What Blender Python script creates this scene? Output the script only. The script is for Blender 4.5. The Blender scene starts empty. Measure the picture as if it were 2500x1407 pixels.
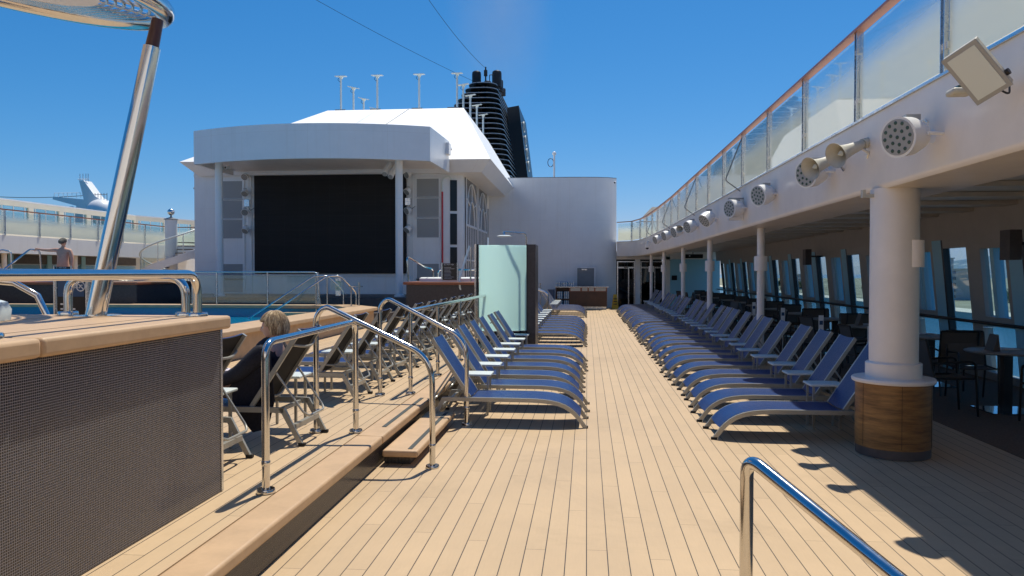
import bpy, bmesh, math, random
from mathutils import Vector, Matrix
random.seed(7)
R = math.radians
scene = bpy.context.scene
COL = scene.collection

# ---------------------------------------------------------------- camera
cam = bpy.data.cameras.new("camera"); camo = bpy.data.objects.new("camera", cam); COL.objects.link(camo)
camo.location = (0, 0, 1.65)
camo.rotation_euler = (R(90 - 1.155), 0, R(5.65))
cam.sensor_width = 36; cam.lens = 1850 / 2500 * 36
cam.clip_start = .05; cam.clip_end = 20000
scene.camera = camo
# ---------------------------------------------------------------- world, sun
SUN = Vector((.125, .45, 1.0)).normalized()
ELEV = math.asin(SUN.z)
w = bpy.data.worlds.new("World"); scene.world = w; w.use_nodes = True
nt = w.node_tree; bg = nt.nodes['Background']
sky = nt.nodes.new('ShaderNodeTexSky'); sky.sky_type = 'NISHITA'; sky.sun_disc = False
sky.sun_elevation = ELEV; sky.sun_rotation = math.atan2(SUN.x, SUN.y)
sky.altitude = 0; sky.air_density = 1.0; sky.dust_density = .25; sky.ozone_density = 4.0
# deeper blue than the clear-sky model: each channel regraded
sp = nt.nodes.new('ShaderNodeSeparateColor'); cb = nt.nodes.new('ShaderNodeCombineColor'); nt.links.new(sky.outputs[0], sp.inputs[0])
def wm(op, a, b):
    n = nt.nodes.new('ShaderNodeMath'); n.operation = op
    for i, v in enumerate((a, b)):
        if isinstance(v, (int, float)): n.inputs[i].default_value = v
        else: nt.links.new(v, n.inputs[i])
    return n.outputs[0]
gr_ = wm('MULTIPLY', sp.outputs[1], .74)
rr_ = wm('MINIMUM', wm('MULTIPLY', wm('POWER', sp.outputs[0], 1.9), .13), wm('MULTIPLY', gr_, .9))
bb_ = wm('MULTIPLY', wm('POWER', sp.outputs[2], .82), 1.48)
nt.links.new(rr_, cb.inputs[0]); nt.links.new(gr_, cb.inputs[1]); nt.links.new(bb_, cb.inputs[2])
nt.links.new(cb.outputs[0], bg.inputs[0]); bg.inputs[1].default_value = .10
sl = bpy.data.lights.new("sun", 'SUN'); sl.energy = 5.0; sl.angle = R(.55); sl.color = (1, .93, .79)
so = bpy.data.objects.new("sun", sl); COL.objects.link(so)
so.rotation_euler = SUN.to_track_quat('Z', 'Y').to_euler(); so.location = (0, 0, 50)
scene.view_settings.view_transform = 'Standard'; scene.view_settings.look = 'None'
scene.view_settings.exposure = 0.0; scene.view_settings.gamma = 1.0

# ---------------------------------------------------------------- materials
def nodes(m):
    m.use_nodes = True; t = m.node_tree
    return t, t.nodes['Principled BSDF']
def mat(name, col, rough=.5, metal=0., var=.0, scale=3., bump=0., bscale=60., spec=.5, coat=0., sheen=0., rvar=0.):
    m = bpy.data.materials.new(name); t, b = nodes(m)
    b.inputs['Base Color'].default_value = (*col, 1); b.inputs['Roughness'].default_value = rough
    b.inputs['Metallic'].default_value = metal; b.inputs['Specular IOR Level'].default_value = spec
    if coat: b.inputs['Coat Weight'].default_value = coat; b.inputs['Coat Roughness'].default_value = .1
    if sheen: b.inputs['Sheen Weight'].default_value = sheen; b.inputs['Sheen Roughness'].default_value = .4
    g = t.nodes.new('ShaderNodeNewGeometry')
    if var or rvar:
        n = t.nodes.new('ShaderNodeTexNoise'); n.inputs['Scale'].default_value = scale; n.inputs['Detail'].default_value = 6
        n.inputs['Roughness'].default_value = .65
        t.links.new(g.outputs['Position'], n.inputs['Vector'])
        if var:
            r = t.nodes.new('ShaderNodeMapRange'); r.inputs[1].default_value = .3; r.inputs[2].default_value = .7
            r.inputs[3].default_value = 1 - var; r.inputs[4].default_value = 1 + var * .5
            t.links.new(n.outputs[0], r.inputs[0])
            mx = t.nodes.new('ShaderNodeVectorMath'); mx.operation = 'SCALE'; mx.inputs[0].default_value = col
            t.links.new(r.outputs[0], mx.inputs['Scale']); t.links.new(mx.outputs[0], b.inputs['Base Color'])
        if rvar:
            r2 = t.nodes.new('ShaderNodeMapRange'); r2.inputs[1].default_value = .3; r2.inputs[2].default_value = .7
            r2.inputs[3].default_value = max(.02, rough - rvar); r2.inputs[4].default_value = rough + rvar
            t.links.new(n.outputs[0], r2.inputs[0]); t.links.new(r2.outputs[0], b.inputs['Roughness'])
    if name == 'white_paint':
        s_ = t.nodes.new('ShaderNodeSeparateXYZ'); t.links.new(g.outputs['Position'], s_.inputs[0])
        mp = t.nodes.new('ShaderNodeMapping'); mp.inputs['Scale'].default_value = (7, 7, .35); t.links.new(g.outputs['Position'], mp.inputs[0])
        ns = t.nodes.new('ShaderNodeTexNoise'); ns.inputs['Scale'].default_value = 1; ns.inputs['Detail'].default_value = 5; t.links.new(mp.outputs[0], ns.inputs['Vector'])
        r3 = t.nodes.new('ShaderNodeMapRange'); r3.inputs[1].default_value = .54; r3.inputs[2].default_value = .78; r3.inputs[3].default_value = 0; r3.inputs[4].default_value = .12; t.links.new(ns.outputs[0], r3.inputs[0])
        def seam(sock, pitch): return math_(t, 'LESS_THAN', math_(t, 'FRACT', math_(t, 'DIVIDE', sock, pitch)), .004)
        sm_ = math_(t, 'MAXIMUM', seam(math_(t, 'ADD', s_.outputs[0], s_.outputs[1]), 2.9), seam(s_.outputs[2], 2.05))
        mxx = t.nodes.new('ShaderNodeMix'); mxx.data_type = 'RGBA'; mxx.inputs['B'].default_value = (.50, .42, .33, 1)
        t.links.new(math_(t, 'MAXIMUM', r3.outputs[0], math_(t, 'MULTIPLY', sm_, .22)), mxx.inputs['Factor']); t.links.new(mx.outputs[0], mxx.inputs['A']); t.links.new(mxx.outputs['Result'], b.inputs['Base Color'])
    if bump:
        n2 = t.nodes.new('ShaderNodeTexNoise'); n2.inputs['Scale'].default_value = bscale; n2.inputs['Detail'].default_value = 4
        t.links.new(g.outputs['Position'], n2.inputs['Vector'])
        bp = t.nodes.new('ShaderNodeBump'); bp.inputs['Strength'].default_value = bump; bp.inputs['Distance'].default_value = .004
        t.links.new(n2.outputs[0], bp.inputs['Height']); t.links.new(bp.outputs[0], b.inputs['Normal'])
    return m
def math_(t, op, a, b=None, c=None):
    n = t.nodes.new('ShaderNodeMath'); n.operation = op
    for i, v in enumerate((a, b, c)):
        if v is None: continue
        if isinstance(v, (int, float)): n.inputs[i].default_value = v
        else: t.links.new(v, n.inputs[i])
    return n.outputs[0]
def deck_mat(name, col, pitch=.1214, along_x=False, rough=.55):
    m = bpy.data.materials.new(name); t, b = nodes(m)
    g = t.nodes.new('ShaderNodeNewGeometry'); s = t.nodes.new('ShaderNodeSeparateXYZ'); t.links.new(g.outputs['Position'], s.inputs[0])
    X, Y = (s.outputs[1], s.outputs[0]) if along_x else (s.outputs[0], s.outputs[1])
    u = math_(t, 'DIVIDE', math_(t, 'ADD', X, .0025), pitch); fu = math_(t, 'FRACT', u); row = math_(t, 'FLOOR', u)
    l1 = math_(t, 'LESS_THAN', fu, .047)
    v = math_(t, 'ADD', math_(t, 'DIVIDE', Y, 2.25), math_(t, 'MULTIPLY', row, .347))
    jit = math_(t, 'MULTIPLY', math_(t, 'FRACT', math_(t, 'MULTIPLY', row, .719)), .06)
    v = math_(t, 'ADD', v, jit)
    l2 = math_(t, 'LESS_THAN', math_(t, 'FRACT', v), .0016)
    cmb = t.nodes.new('ShaderNodeCombineXYZ'); t.links.new(row, cmb.inputs[0]); t.links.new(math_(t, 'FLOOR', v), cmb.inputs[1])
    wn = t.nodes.new('ShaderNodeTexWhiteNoise'); t.links.new(cmb.outputs[0], wn.inputs['Vector'])
    n = t.nodes.new('ShaderNodeTexNoise'); n.inputs['Scale'].default_value = 1.3; n.inputs['Detail'].default_value = 8; n.inputs['Roughness'].default_value = .7
    t.links.new(g.outputs['Position'], n.inputs['Vector'])
    n3 = t.nodes.new('ShaderNodeTexNoise'); n3.inputs['Scale'].default_value = 90; n3.inputs['Detail'].default_value = 3
    mp = t.nodes.new('ShaderNodeMapping'); mp.inputs['Scale'].default_value = (.08, 1, 1) if along_x else (1, .08, 1)
    t.links.new(g.outputs['Position'], mp.inputs[0]); t.links.new(mp.outputs[0], n3.inputs['Vector'])
    k = math_(t, 'ADD', math_(t, 'MULTIPLY', wn.outputs[0], .07), math_(t, 'MULTIPLY', n.outputs[0], .26))
    k = math_(t, 'ADD', math_(t, 'ADD', k, math_(t, 'MULTIPLY', n3.outputs[0], .10)), .79)
    sc = t.nodes.new('ShaderNodeVectorMath'); sc.operation = 'SCALE'; sc.inputs[0].default_value = col; t.links.new(k, sc.inputs['Scale'])
    nst = t.nodes.new('ShaderNodeTexNoise'); nst.inputs['Scale'].default_value = .55; nst.inputs['Detail'].default_value = 10; nst.inputs['Roughness'].default_value = .75; nst.inputs['Distortion'].default_value = .6
    t.links.new(g.outputs['Position'], nst.inputs['Vector'])
    rst = t.nodes.new('ShaderNodeMapRange'); rst.inputs[1].default_value = .52; rst.inputs[2].default_value = .75; rst.inputs[3].default_value = 1; rst.inputs[4].default_value = .80; t.links.new(nst.outputs[0], rst.inputs[0])
    sc2 = t.nodes.new('ShaderNodeVectorMath'); sc2.operation = 'SCALE'; t.links.new(sc.outputs[0], sc2.inputs[0]); t.links.new(rst.outputs[0], sc2.inputs['Scale']); sc = sc2
    mx = t.nodes.new('ShaderNodeMix'); mx.data_type = 'RGBA'; mx.inputs['B'].default_value = (.045, .036, .03, 1)
    lm = math_(t, 'MAXIMUM', l1, math_(t, 'MULTIPLY', l2, .75))
    t.links.new(lm, mx.inputs['Factor']); t.links.new(sc.outputs[0], mx.inputs['A']); t.links.new(mx.outputs['Result'], b.inputs['Base Color'])
    t.links.new(math_(t, 'ADD', math_(t, 'MULTIPLY', n.outputs[0], .25), rough - .12), b.inputs['Roughness'])
    b.inputs['Specular IOR Level'].default_value = .3
    bp = t.nodes.new('ShaderNodeBump'); bp.inputs['Strength'].default_value = .25; bp.inputs['Distance'].default_value = .003
    t.links.new(math_(t, 'SUBTRACT', math_(t, 'MULTIPLY', n3.outputs[0], .3), lm), bp.inputs['Height']); t.links.new(bp.outputs[0], b.inputs['Normal'])
    return m
def mosaic_mat(name, pitch=.0118, grout=(.30, .27, .26, 1), k_=1.7):
    m = bpy.data.materials.new(name); t, b = nodes(m)
    g = t.nodes.new('ShaderNodeNewGeometry'); s = t.nodes.new('ShaderNodeSeparateXYZ'); t.links.new(g.outputs['Position'], s.inputs[0])
    u = math_(t, 'DIVIDE', math_(t, 'ADD', s.outputs[0], s.outputs[1]), pitch * 1.05); v = math_(t, 'DIVIDE', s.outputs[2], pitch)
    lu = math_(t, 'LESS_THAN', math_(t, 'FRACT', u), .2); lv = math_(t, 'LESS_THAN', math_(t, 'FRACT', v), .24)
    l = math_(t, 'MAXIMUM', lu, lv)
    cmb = t.nodes.new('ShaderNodeCombineXYZ'); t.links.new(math_(t, 'FLOOR', u), cmb.inputs[0]); t.links.new(math_(t, 'FLOOR', v), cmb.inputs[1])
    wn = t.nodes.new('ShaderNodeTexWhiteNoise'); t.links.new(cmb.outputs[0], wn.inputs['Vector'])
    cr = t.nodes.new('ShaderNodeValToRGB'); e = cr.color_ramp.elements
    e[0].position = 0; e[0].color = (.010, .010, .014, 1); e[1].position = 1; e[1].color = (.060, .045, .06, 1)
    for p, c in ((.3, (.012, .018, .05, 1)), (.55, (.03, .02, .018, 1)), (.8, (.012, .025, .05, 1))):
        q = e.new(p); q.color = c
    t.links.new(wn.outputs[0], cr.inputs[0])
    n = t.nodes.new('ShaderNodeTexNoise'); n.inputs['Scale'].default_value = 3; n.inputs['Detail'].default_value = 5; t.links.new(g.outputs['Position'], n.inputs['Vector'])
    sc = t.nodes.new('ShaderNodeVectorMath'); sc.operation = 'SCALE'; t.links.new(cr.outputs[0], sc.inputs[0])
    t.links.new(math_(t, 'MULTIPLY', n.outputs[0], k_), sc.inputs['Scale'])
    mx = t.nodes.new('ShaderNodeMix'); mx.data_type = 'RGBA'; mx.inputs['B'].default_value = grout
    t.links.new(l, mx.inputs['Factor']); t.links.new(sc.outputs[0], mx.inputs['A']); t.links.new(mx.outputs['Result'], b.inputs['Base Color'])
    t.links.new(math_(t, 'ADD', math_(t, 'MULTIPLY', l, .5), .22), b.inputs['Roughness'])
    bp = t.nodes.new('ShaderNodeBump'); bp.inputs['Strength'].default_value = .5; bp.inputs['Distance'].default_value = .001; bp.invert = True
    t.links.new(l, bp.inputs['Height']); t.links.new(bp.outputs[0], b.inputs['Normal'])
    return m
def glass_mat(name, tint=(.85, .93, .95), opac=0., body=(.75, .8, .75), grad=None, rough=.02, tlw=.6):
    """thin pane: transparent + mirror by Fresnel; an etched (frosted) layer with weight opac, or rising over heights grad=(z_clear, z_frost)"""
    m = bpy.data.materials.new(name); m.use_nodes = True; t = m.node_tree; t.nodes.clear()
    out = t.nodes.new('ShaderNodeOutputMaterial'); tr = t.nodes.new('ShaderNodeBsdfTransparent'); tr.inputs[0].default_value = (*tint, 1)
    gl = t.nodes.new('ShaderNodeBsdfGlossy'); gl.inputs['Roughness'].default_value = rough; gl.inputs[0].default_value = (.95, .95, .95, 1)
    fr = t.nodes.new('ShaderNodeFresnel'); fg = t.nodes.new('ShaderNodeNewGeometry'); t.links.new(math_(t, 'SUBTRACT', 1.5, math_(t, 'MULTIPLY', fg.outputs['Backfacing'], 1.5 - 1 / 1.5)), fr.inputs[0])
    df = t.nodes.new('ShaderNodeBsdfDiffuse'); df.inputs[0].default_value = (*body, 1)
    tl = t.nodes.new('ShaderNodeBsdfTranslucent'); tl.inputs[0].default_value = (*body, 1)
    m1 = t.nodes.new('ShaderNodeMixShader'); m1.inputs[0].default_value = tlw; t.links.new(df.outputs[0], m1.inputs[1]); t.links.new(tl.outputs[0], m1.inputs[2])
    m2 = t.nodes.new('ShaderNodeMixShader'); t.links.new(tr.outputs[0], m2.inputs[1]); t.links.new(m1.outputs[0], m2.inputs[2])
    m2.inputs[0].default_value = opac
    if grad:
        g = t.nodes.new('ShaderNodeNewGeometry'); s = t.nodes.new('ShaderNodeSeparateXYZ'); t.links.new(g.outputs['Position'], s.inputs[0])
        r = t.nodes.new('ShaderNodeMapRange'); r.interpolation_type = 'SMOOTHSTEP'
        r.inputs[1].default_value = grad[0]; r.inputs[2].default_value = grad[1]; r.inputs[3].default_value = .04; r.inputs[4].default_value = opac
        t.links.new(s.outputs[2], r.inputs[0]); t.links.new(r.outputs[0], m2.inputs[0])
    m3 = t.nodes.new('ShaderNodeMixShader'); t.links.new(m2.outputs[0], m3.inputs[1]); t.links.new(gl.outputs[0], m3.inputs[2])
    t.links.new(fr.outputs[0], m3.inputs[0]); t.links.new(m3.outputs[0], out.inputs[0])
    return m
TAN = (.51, .37, .228)
M = dict(
    deck=deck_mat('composite_teak', TAN), tan=mat('teak_edge', (.52, .35, .205), .55, var=.14, scale=5, bump=.25, bscale=25),
    tanb=mat('red_teak', (.30, .10, .045), .45, var=.2, scale=8),
    white=mat('white_paint', (.82, .83, .83), .35, var=.05, scale=1.2, bump=.06, bscale=6, rvar=.06),
    whitew=mat('bounce_warmed_white_paint', (.86, .81, .76), .32, var=.07, scale=2, bump=.05, bscale=8),  # white with the warm light bounced off the deck put into its colour
    roofw=mat('bright_roof_paint', (.92, .92, .91), .5, var=.03, scale=.8),
    cream=mat('cream_paint', (.78, .72, .58), .5, var=.08, scale=1),
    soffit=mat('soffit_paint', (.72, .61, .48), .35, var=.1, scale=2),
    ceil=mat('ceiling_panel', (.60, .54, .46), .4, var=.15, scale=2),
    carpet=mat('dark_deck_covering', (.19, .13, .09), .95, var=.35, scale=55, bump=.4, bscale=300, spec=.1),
    steel=mat('polished_steel', (.68, .67, .65), .12, 1., rvar=.04, scale=6, var=.05),
    steelb=mat('brushed_steel', (.62, .64, .66), .25, 1., rvar=.08, scale=10),
    alu=mat('grey_aluminium_paint', (.38, .375, .34), .30, .3, var=.08, scale=9),
    blue=None, shadefab=mat('shaded_sling_back', (.02, .02, .022), .8, spec=.2), whitep=mat('white_plastic', (.66, .72, .70), .35),
    black=mat('black_paint', (.008, .008, .009), .35), screen=None, gasket=mat('rubber', (.015, .015, .015), .7),
    mosaic=mosaic_mat('small_mosaic', grout=(.27, .25, .25, 1), k_=1.3), mosaic_shade=mosaic_mat('shaded_riser_mosaic', grout=(.09, .08, .08, 1), k_=.8), stone=mat('dark_stone_tile', (.045, .040, .045), .35, var=.4, scale=14),  # riser mosaic is a darker copy, shade below the deck edge put in
    dkpanel=mat('dark_brown_panel', (.10, .085, .08), .5, var=.25, scale=6), grey=mat('grey_door_paint', (.22, .24, .25), .4, var=.1, scale=4),  # dark brown used for platforms, plates and cabinets
    mesh=mat('grey_speaker_mesh', (.33, .34, .34), .6, var=.06, scale=40, bump=.3, bscale=250), wood=None,
    brown=mat('dark_stained_wood', (.09, .035, .02), .35, var=.3, scale=4), pool=mat('blue_pool_tile', (.02, .36, .62), .3, var=.25, scale=30),
    red=mat('red_paint', (.5, .03, .04), .4), yellow=mat('yellow_plastic', (.65, .42, .02), .5), strip=mat('dark_grip_strip', (.05, .06, .06), .8, bump=.5, bscale=400),
    horn=mat('cream_grey_plastic', (.56, .54, .46), .5, var=.1, scale=9), lampface=mat('lamp_lens_plate', (.35, .36, .36), .3), lens=mat('dark_lens', (.07, .12, .10), .05, spec=.8),
    skin=mat('skin', (.64, .37, .26), .5, var=.12, scale=14), skinp=mat('pale_skin', (.58, .36, .28), .5, var=.08, scale=14),
    hair=mat('blond_hair', (.30, .20, .11), .6, var=.4, scale=30), hairl=mat('light_blond_strand', (.72, .56, .34), .4, var=.3, scale=40), hairm=mat('mid_blond_strand', (.48, .34, .19), .45, var=.3, scale=40), cloth=mat('dark_navy_knit', (.014, .014, .024), .9, var=.5, scale=60, bump=1., bscale=45),
    khaki=mat('cream_cotton', (.60, .53, .42), .9, var=.1, scale=10, bump=.4, bscale=30), cap=mat('grey_cap', (.13, .12, .10), .9, var=.3, scale=60),
    signblk=mat('black_sign_board', (.012, .013, .015), .3), signblue=mat('navy_sign_header', (.02, .07, .17), .3), signw=mat('white_lettering', (.7, .72, .74), .6),
    tabletop=mat('grey_table_top', (.26, .26, .24), .35, var=.2, scale=12), chair=mat('brown_mesh_sling', (.10, .085, .07), .7), chairf=mat('dark_chair_frame', (.012, .012, .012), .35),
    teal=mat('blue_lit_pier_paint', (.32, .62, .74), .35), pier=mat('grey_beige_pier_paint', (.42, .38, .33), .45, var=.08, scale=3),  # pier blue: white paint with light through the tinted glass coloured in
    mirror=mat('polished_base_plate', (.5, .55, .6), .08, 1.), towelw=mat('towel_white', (.75, .78, .78), .95), cable=mat('black_cable', (.01, .01, .01), .5),
)
def stripe_mat(name, a, b_, freq, axis=0):
    m = bpy.data.materials.new(name); t, b = nodes(m); g = t.nodes.new('ShaderNodeNewGeometry'); s = t.nodes.new('ShaderNodeSeparateXYZ')
    n = t.nodes.new('ShaderNodeTexNoise'); n.inputs['Scale'].default_value = 12; t.links.new(g.outputs['Position'], n.inputs['Vector'])
    t.links.new(g.outputs['Position'], s.inputs[0])
    k = math_(t, 'ADD', math_(t, 'MULTIPLY', s.outputs[axis], freq), math_(t, 'MULTIPLY', n.outputs[0], .5))
    f = math_(t, 'GREATER_THAN', math_(t, 'FRACT', k), .5)
    mx = t.nodes.new('ShaderNodeMix'); mx.data_type = 'RGBA'; mx.inputs['A'].default_value = (*a, 1); mx.inputs['B'].default_value = (*b_, 1)
    t.links.new(f, mx.inputs['Factor']); t.links.new(mx.outputs['Result'], b.inputs['Base Color']); b.inputs['Roughness'].default_value = .9
    return m
def fabric(name, col, sheen_col, freq=240.):
    m = bpy.data.materials.new(name); t, b = nodes(m); tc = t.nodes.new('ShaderNodeTexCoord'); s = t.nodes.new('ShaderNodeSeparateXYZ'); t.links.new(tc.outputs['Object'], s.inputs[0])
    n = t.nodes.new('ShaderNodeTexNoise'); n.inputs['Scale'].default_value = 5; n.inputs['Detail'].default_value = 6; t.links.new(tc.outputs['Object'], n.inputs['Vector'])
    a = math_(t, 'SINE', math_(t, 'MULTIPLY', s.outputs[0], freq * 6)); c = math_(t, 'SINE', math_(t, 'MULTIPLY', s.outputs[1], freq * 6))
    h = math_(t, 'MULTIPLY', a, c)
    sc = t.nodes.new('ShaderNodeVectorMath'); sc.operation = 'SCALE'; sc.inputs[0].default_value = col
    t.links.new(math_(t, 'ADD', math_(t, 'MULTIPLY', n.outputs[0], .5), .75), sc.inputs['Scale']); t.links.new(sc.outputs[0], b.inputs['Base Color'])
    b.inputs['Roughness'].default_value = .36; b.inputs['Specular IOR Level'].default_value = .32; b.inputs['Sheen Weight'].default_value = .02; b.inputs['Sheen Roughness'].default_value = .35
    b.inputs['Sheen Tint'].default_value = (*sheen_col, 1)
    bp = t.nodes.new('ShaderNodeBump'); bp.inputs['Strength'].default_value = .2; bp.inputs['Distance'].default_value = .001
    t.links.new(h, bp.inputs['Height']); t.links.new(bp.outputs[0], b.inputs['Normal'])
    return m
M['blue'] = fabric('blue_sling_fabric', (.008, .036, .150), (.45, .75, 1.))
def wood_mat(name):
    m = bpy.data.materials.new(name); t, b = nodes(m); g = t.nodes.new('ShaderNodeNewGeometry'); mp = t.nodes.new('ShaderNodeMapping')
    mp.inputs['Scale'].default_value = (2, 2, 18); t.links.new(g.outputs['Position'], mp.inputs[0])
    n = t.nodes.new('ShaderNodeTexNoise'); n.inputs['Scale'].default_value = 1.6; n.inputs['Detail'].default_value = 8; n.inputs['Roughness'].default_value = .7; t.links.new(mp.outputs[0], n.inputs['Vector'])
    cr = t.nodes.new('ShaderNodeValToRGB'); e = cr.color_ramp.elements; e[0].position = .3; e[0].color = (.09, .042, .015, 1); e[1].position = .7; e[1].color = (.40, .20, .06, 1)
    t.links.new(n.outputs[0], cr.inputs[0]); t.links.new(cr.outputs[0], b.inputs['Base Color']); b.inputs['Roughness'].default_value = .4
    return m
M['wood'] = wood_mat('horizontal_wood_veneer')
def screen_mat(name):
    m = bpy.data.materials.new(name); t, b = nodes(m); g = t.nodes.new('ShaderNodeNewGeometry'); s = t.nodes.new('ShaderNodeSeparateXYZ'); t.links.new(g.outputs['Position'], s.inputs[0])
    mp = t.nodes.new('ShaderNodeMapping'); mp.inputs['Scale'].default_value = (.5, 1, 9); t.links.new(g.outputs['Position'], mp.inputs[0])
    n = t.nodes.new('ShaderNodeTexNoise'); n.inputs['Scale'].default_value = 1.2; n.inputs['Detail'].default_value = 7; t.links.new(mp.outputs[0], n.inputs['Vector'])
    l = math_(t, 'LESS_THAN', math_(t, 'FRACT', math_(t, 'MULTIPLY', s.outputs[2], 30)), .25)
    k = math_(t, 'ADD', math_(t, 'MULTIPLY', n.outputs[0], .9), math_(t, 'MULTIPLY', l, .35))
    sc = t.nodes.new('ShaderNodeVectorMath'); sc.operation = 'SCALE'; sc.inputs[0].default_value = (.013, .0125, .0135)
    sx_ = math_(t, 'LESS_THAN', math_(t, 'FRACT', math_(t, 'DIVIDE', math_(t, 'ADD', s.outputs[0], 12.56), .586)), .012); sz_ = math_(t, 'LESS_THAN', math_(t, 'FRACT', math_(t, 'DIVIDE', math_(t, 'SUBTRACT', s.outputs[2], 1.62), .54)), .012)
    k = math_(t, 'ADD', k, math_(t, 'MULTIPLY', math_(t, 'MAXIMUM', sx_, sz_), 1.1)); t.links.new(math_(t, 'ADD', k, .4), sc.inputs['Scale'])
    t.links.new(sc.outputs[0], b.inputs['Base Color']); b.inputs['Roughness'].default_value = .55; b.inputs['Specular IOR Level'].default_value = .25
    return m
M['screen'] = screen_mat('unlit_led_tiles')
M['towel'] = stripe_mat('striped_towel', (.75, .80, .80), (.02, .18, .36), 13)
M['skirt'] = stripe_mat('patterned_skirt', (.6, .55, .62), (.02, .02, .05), 45, 2)
M['g_rail'] = glass_mat('etched_rail_glass', (.88, .94, .95), .86, (.92, .93, .82), grad=(3.88, 3.40))
M['g_clear'] = glass_mat('clear_rail_glass', (.82, .92, .92), .05)
M['g_shower'] = glass_mat('frosted_green_glass', (.8, .92, .9), .90, (.80, 1., .97), rough=.25, tlw=.85)
M['g_win'] = glass_mat('blue_tinted_window', (.78, .90, .96), .0)
M['g_dark'] = glass_mat('dark_window', (.12, .15, .17), .0)
M['g_arch'] = glass_mat('grey_blue_window', (.30, .38, .42), .35, (.18, .25, .29))

# ---------------------------------------------------------------- mesh builder
def V(*a): return Vector(a)
class MB:
    def __init__(s): s.v = []; s.f = []; s.m = []; s.sm = []; s.mats = []
    def mi(s, m):
        if m not in s.mats: s.mats.append(m)
        return s.mats.index(m)
    def add(s, vs, fs, m=None, smooth=False):
        k = len(s.v); s.v += [tuple(x) for x in vs]; i = s.mi(m)
        for f in fs: s.f.append([k + j for j in f]); s.m.append(i); s.sm.append(smooth)
        return s
    def box(s, a, b, m=None, rot=None, piv=None):
        x0, y0, z0 = a; x1, y1, z1 = b
        vs = [V(x, y, z) for z in (z0, z1) for y in (y0, y1) for x in (x0, x1)]
        if rot is not None:
            c = V(*piv) if piv else (V(*a) + V(*b)) / 2
            vs = [rot @ (p - c) + c for p in vs]
        return s.add(vs, [(0, 2, 3, 1), (4, 5, 7, 6), (0, 1, 5, 4), (2, 6, 7, 3), (0, 4, 6, 2), (1, 3, 7, 5)], m)
    def prism(s, pts, d, m=None):
        """closed polygon pts (3-D, planar) extruded by vector d"""
        n = len(pts); d = V(*d); p = [V(*q) for q in pts]
        return s.add(p + [q + d for q in p], [tuple(range(n))[::-1], tuple(range(n, 2 * n))] + [(i, (i + 1) % n, n + (i + 1) % n, n + i) for i in range(n)], m)
    def tube(s, path, r, m=None, n=12, cap=True, closed=False):
        P = [V(*p) for p in path]; N = len(P); rs = r if isinstance(r, (list, tuple)) else [r] * N
        vs = []; up = None
        for i, p in enumerate(P):
            a = P[i - 1] if (i > 0 or closed) else p; b = P[(i + 1) % N] if (i < N - 1 or closed) else p
            t = (b - a).normalized()
            if up is None:
                up = V(0, 0, 1) if abs(t.z) < .9 else V(1, 0, 0)
            u = (up - t * up.dot(t)).normalized(); w_ = t.cross(u); up = u
            for k in range(n):
                an = 2 * math.pi * k / n; vs.append(p + (u * math.cos(an) + w_ * math.sin(an)) * rs[i])
        fs = []
        for i in range(N if closed else N - 1):
            a = i * n; b = ((i + 1) % N) * n
            for k in range(n): fs.append((a + k, a + (k + 1) % n, b + (k + 1) % n, b + k))
        s.add(vs, fs, m, True)
        if cap and not closed:
            c0 = len(s.v) - len(vs); i = s.mi(m)
            s.f.append([c0 + k for k in range(n)][::-1]); s.m.append(i); s.sm.append(False)
            e = c0 + (N - 1) * n; s.f.append([e + k for k in range(n)]); s.m.append(i); s.sm.append(False)
        return s
    def cyl(s, a, b, r, m=None, n=16, r2=None): return s.tube([a, b], [r, r if r2 is None else r2], m, n)
    def lathe(s, c, prof, m=None, n=32, axis='z'):
        c = V(*c); vs = []
        for r, z in prof:
            for k in range(n):
                an = 2 * math.pi * k / n; x, y = r * math.cos(an), r * math.sin(an)
                vs.append(c + (V(x, y, z) if axis == 'z' else V(z, x, y) if axis == 'x' else V(x, z, y)))
        fs = [(i * n + k, i * n + (k + 1) % n, (i + 1) * n + (k + 1) % n, (i + 1) * n + k) for i in range(len(prof) - 1) for k in range(n)]
        s.add(vs, fs, m, True)
        if prof[0][0] > 1e-4: k0 = len(s.v) - len(vs); s.f.append([k0 + k for k in range(n)][::-1]); s.m.append(s.mi(m)); s.sm.append(False)
        if prof[-1][0] > 1e-4: k0 = len(s.v) - n; s.f.append([k0 + k for k in range(n)]); s.m.append(s.mi(m)); s.sm.append(False)
        return s
    def strip(s, path, th, y0, y1, m=None, sag=0., smooth=True):
        """ribbon following path [(x,z)] with thickness th (below), from y0 to y1"""
        n = len(path); top = []; bot = []
        for i in range(n):
            a = V(*path[max(0, i - 1)]); b = V(*path[min(n - 1, i + 1)]); t = (b - a).normalized(); nn = V(-t.y, t.x)
            top.append(V(*path[i])); bot.append(V(*path[i]) - nn * th)
        ys = [y0, y1] if not sag else [y0 + (y1 - y0) * k / 4 for k in range(5)]
        def sg(y): q = (y - y0) / (y1 - y0); return -sag * 4 * q * (1 - q)
        vs = []; L = len(ys)
        for i in range(n):
            for y in ys: vs.append((top[i].x, y, top[i].y + sg(y)))
            for y in ys: vs.append((bot[i].x, y, bot[i].y + sg(y)))
        W = 2 * L; fs = []
        for i in range(n - 1):
            a = i * W; b = a + W
            for k in range(L - 1):
                fs.append((a + k, b + k, b + k + 1, a + k + 1)); fs.append((a + L + k, a + L + k + 1, b + L + k + 1, b + L + k))
            fs.append((a, a + L, b + L, b)); fs.append((a + L - 1, b + L - 1, b + W - 1, a + W - 1))
        for a, fl in ((0, 0), ((n - 1) * W, 1)):
            for k in range(L - 1):
                q = (a + k, a + k + 1, a + L + k + 1, a + L + k); fs.append(q if not fl else q[::-1])
        return s.add(vs, fs, m, smooth)
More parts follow.
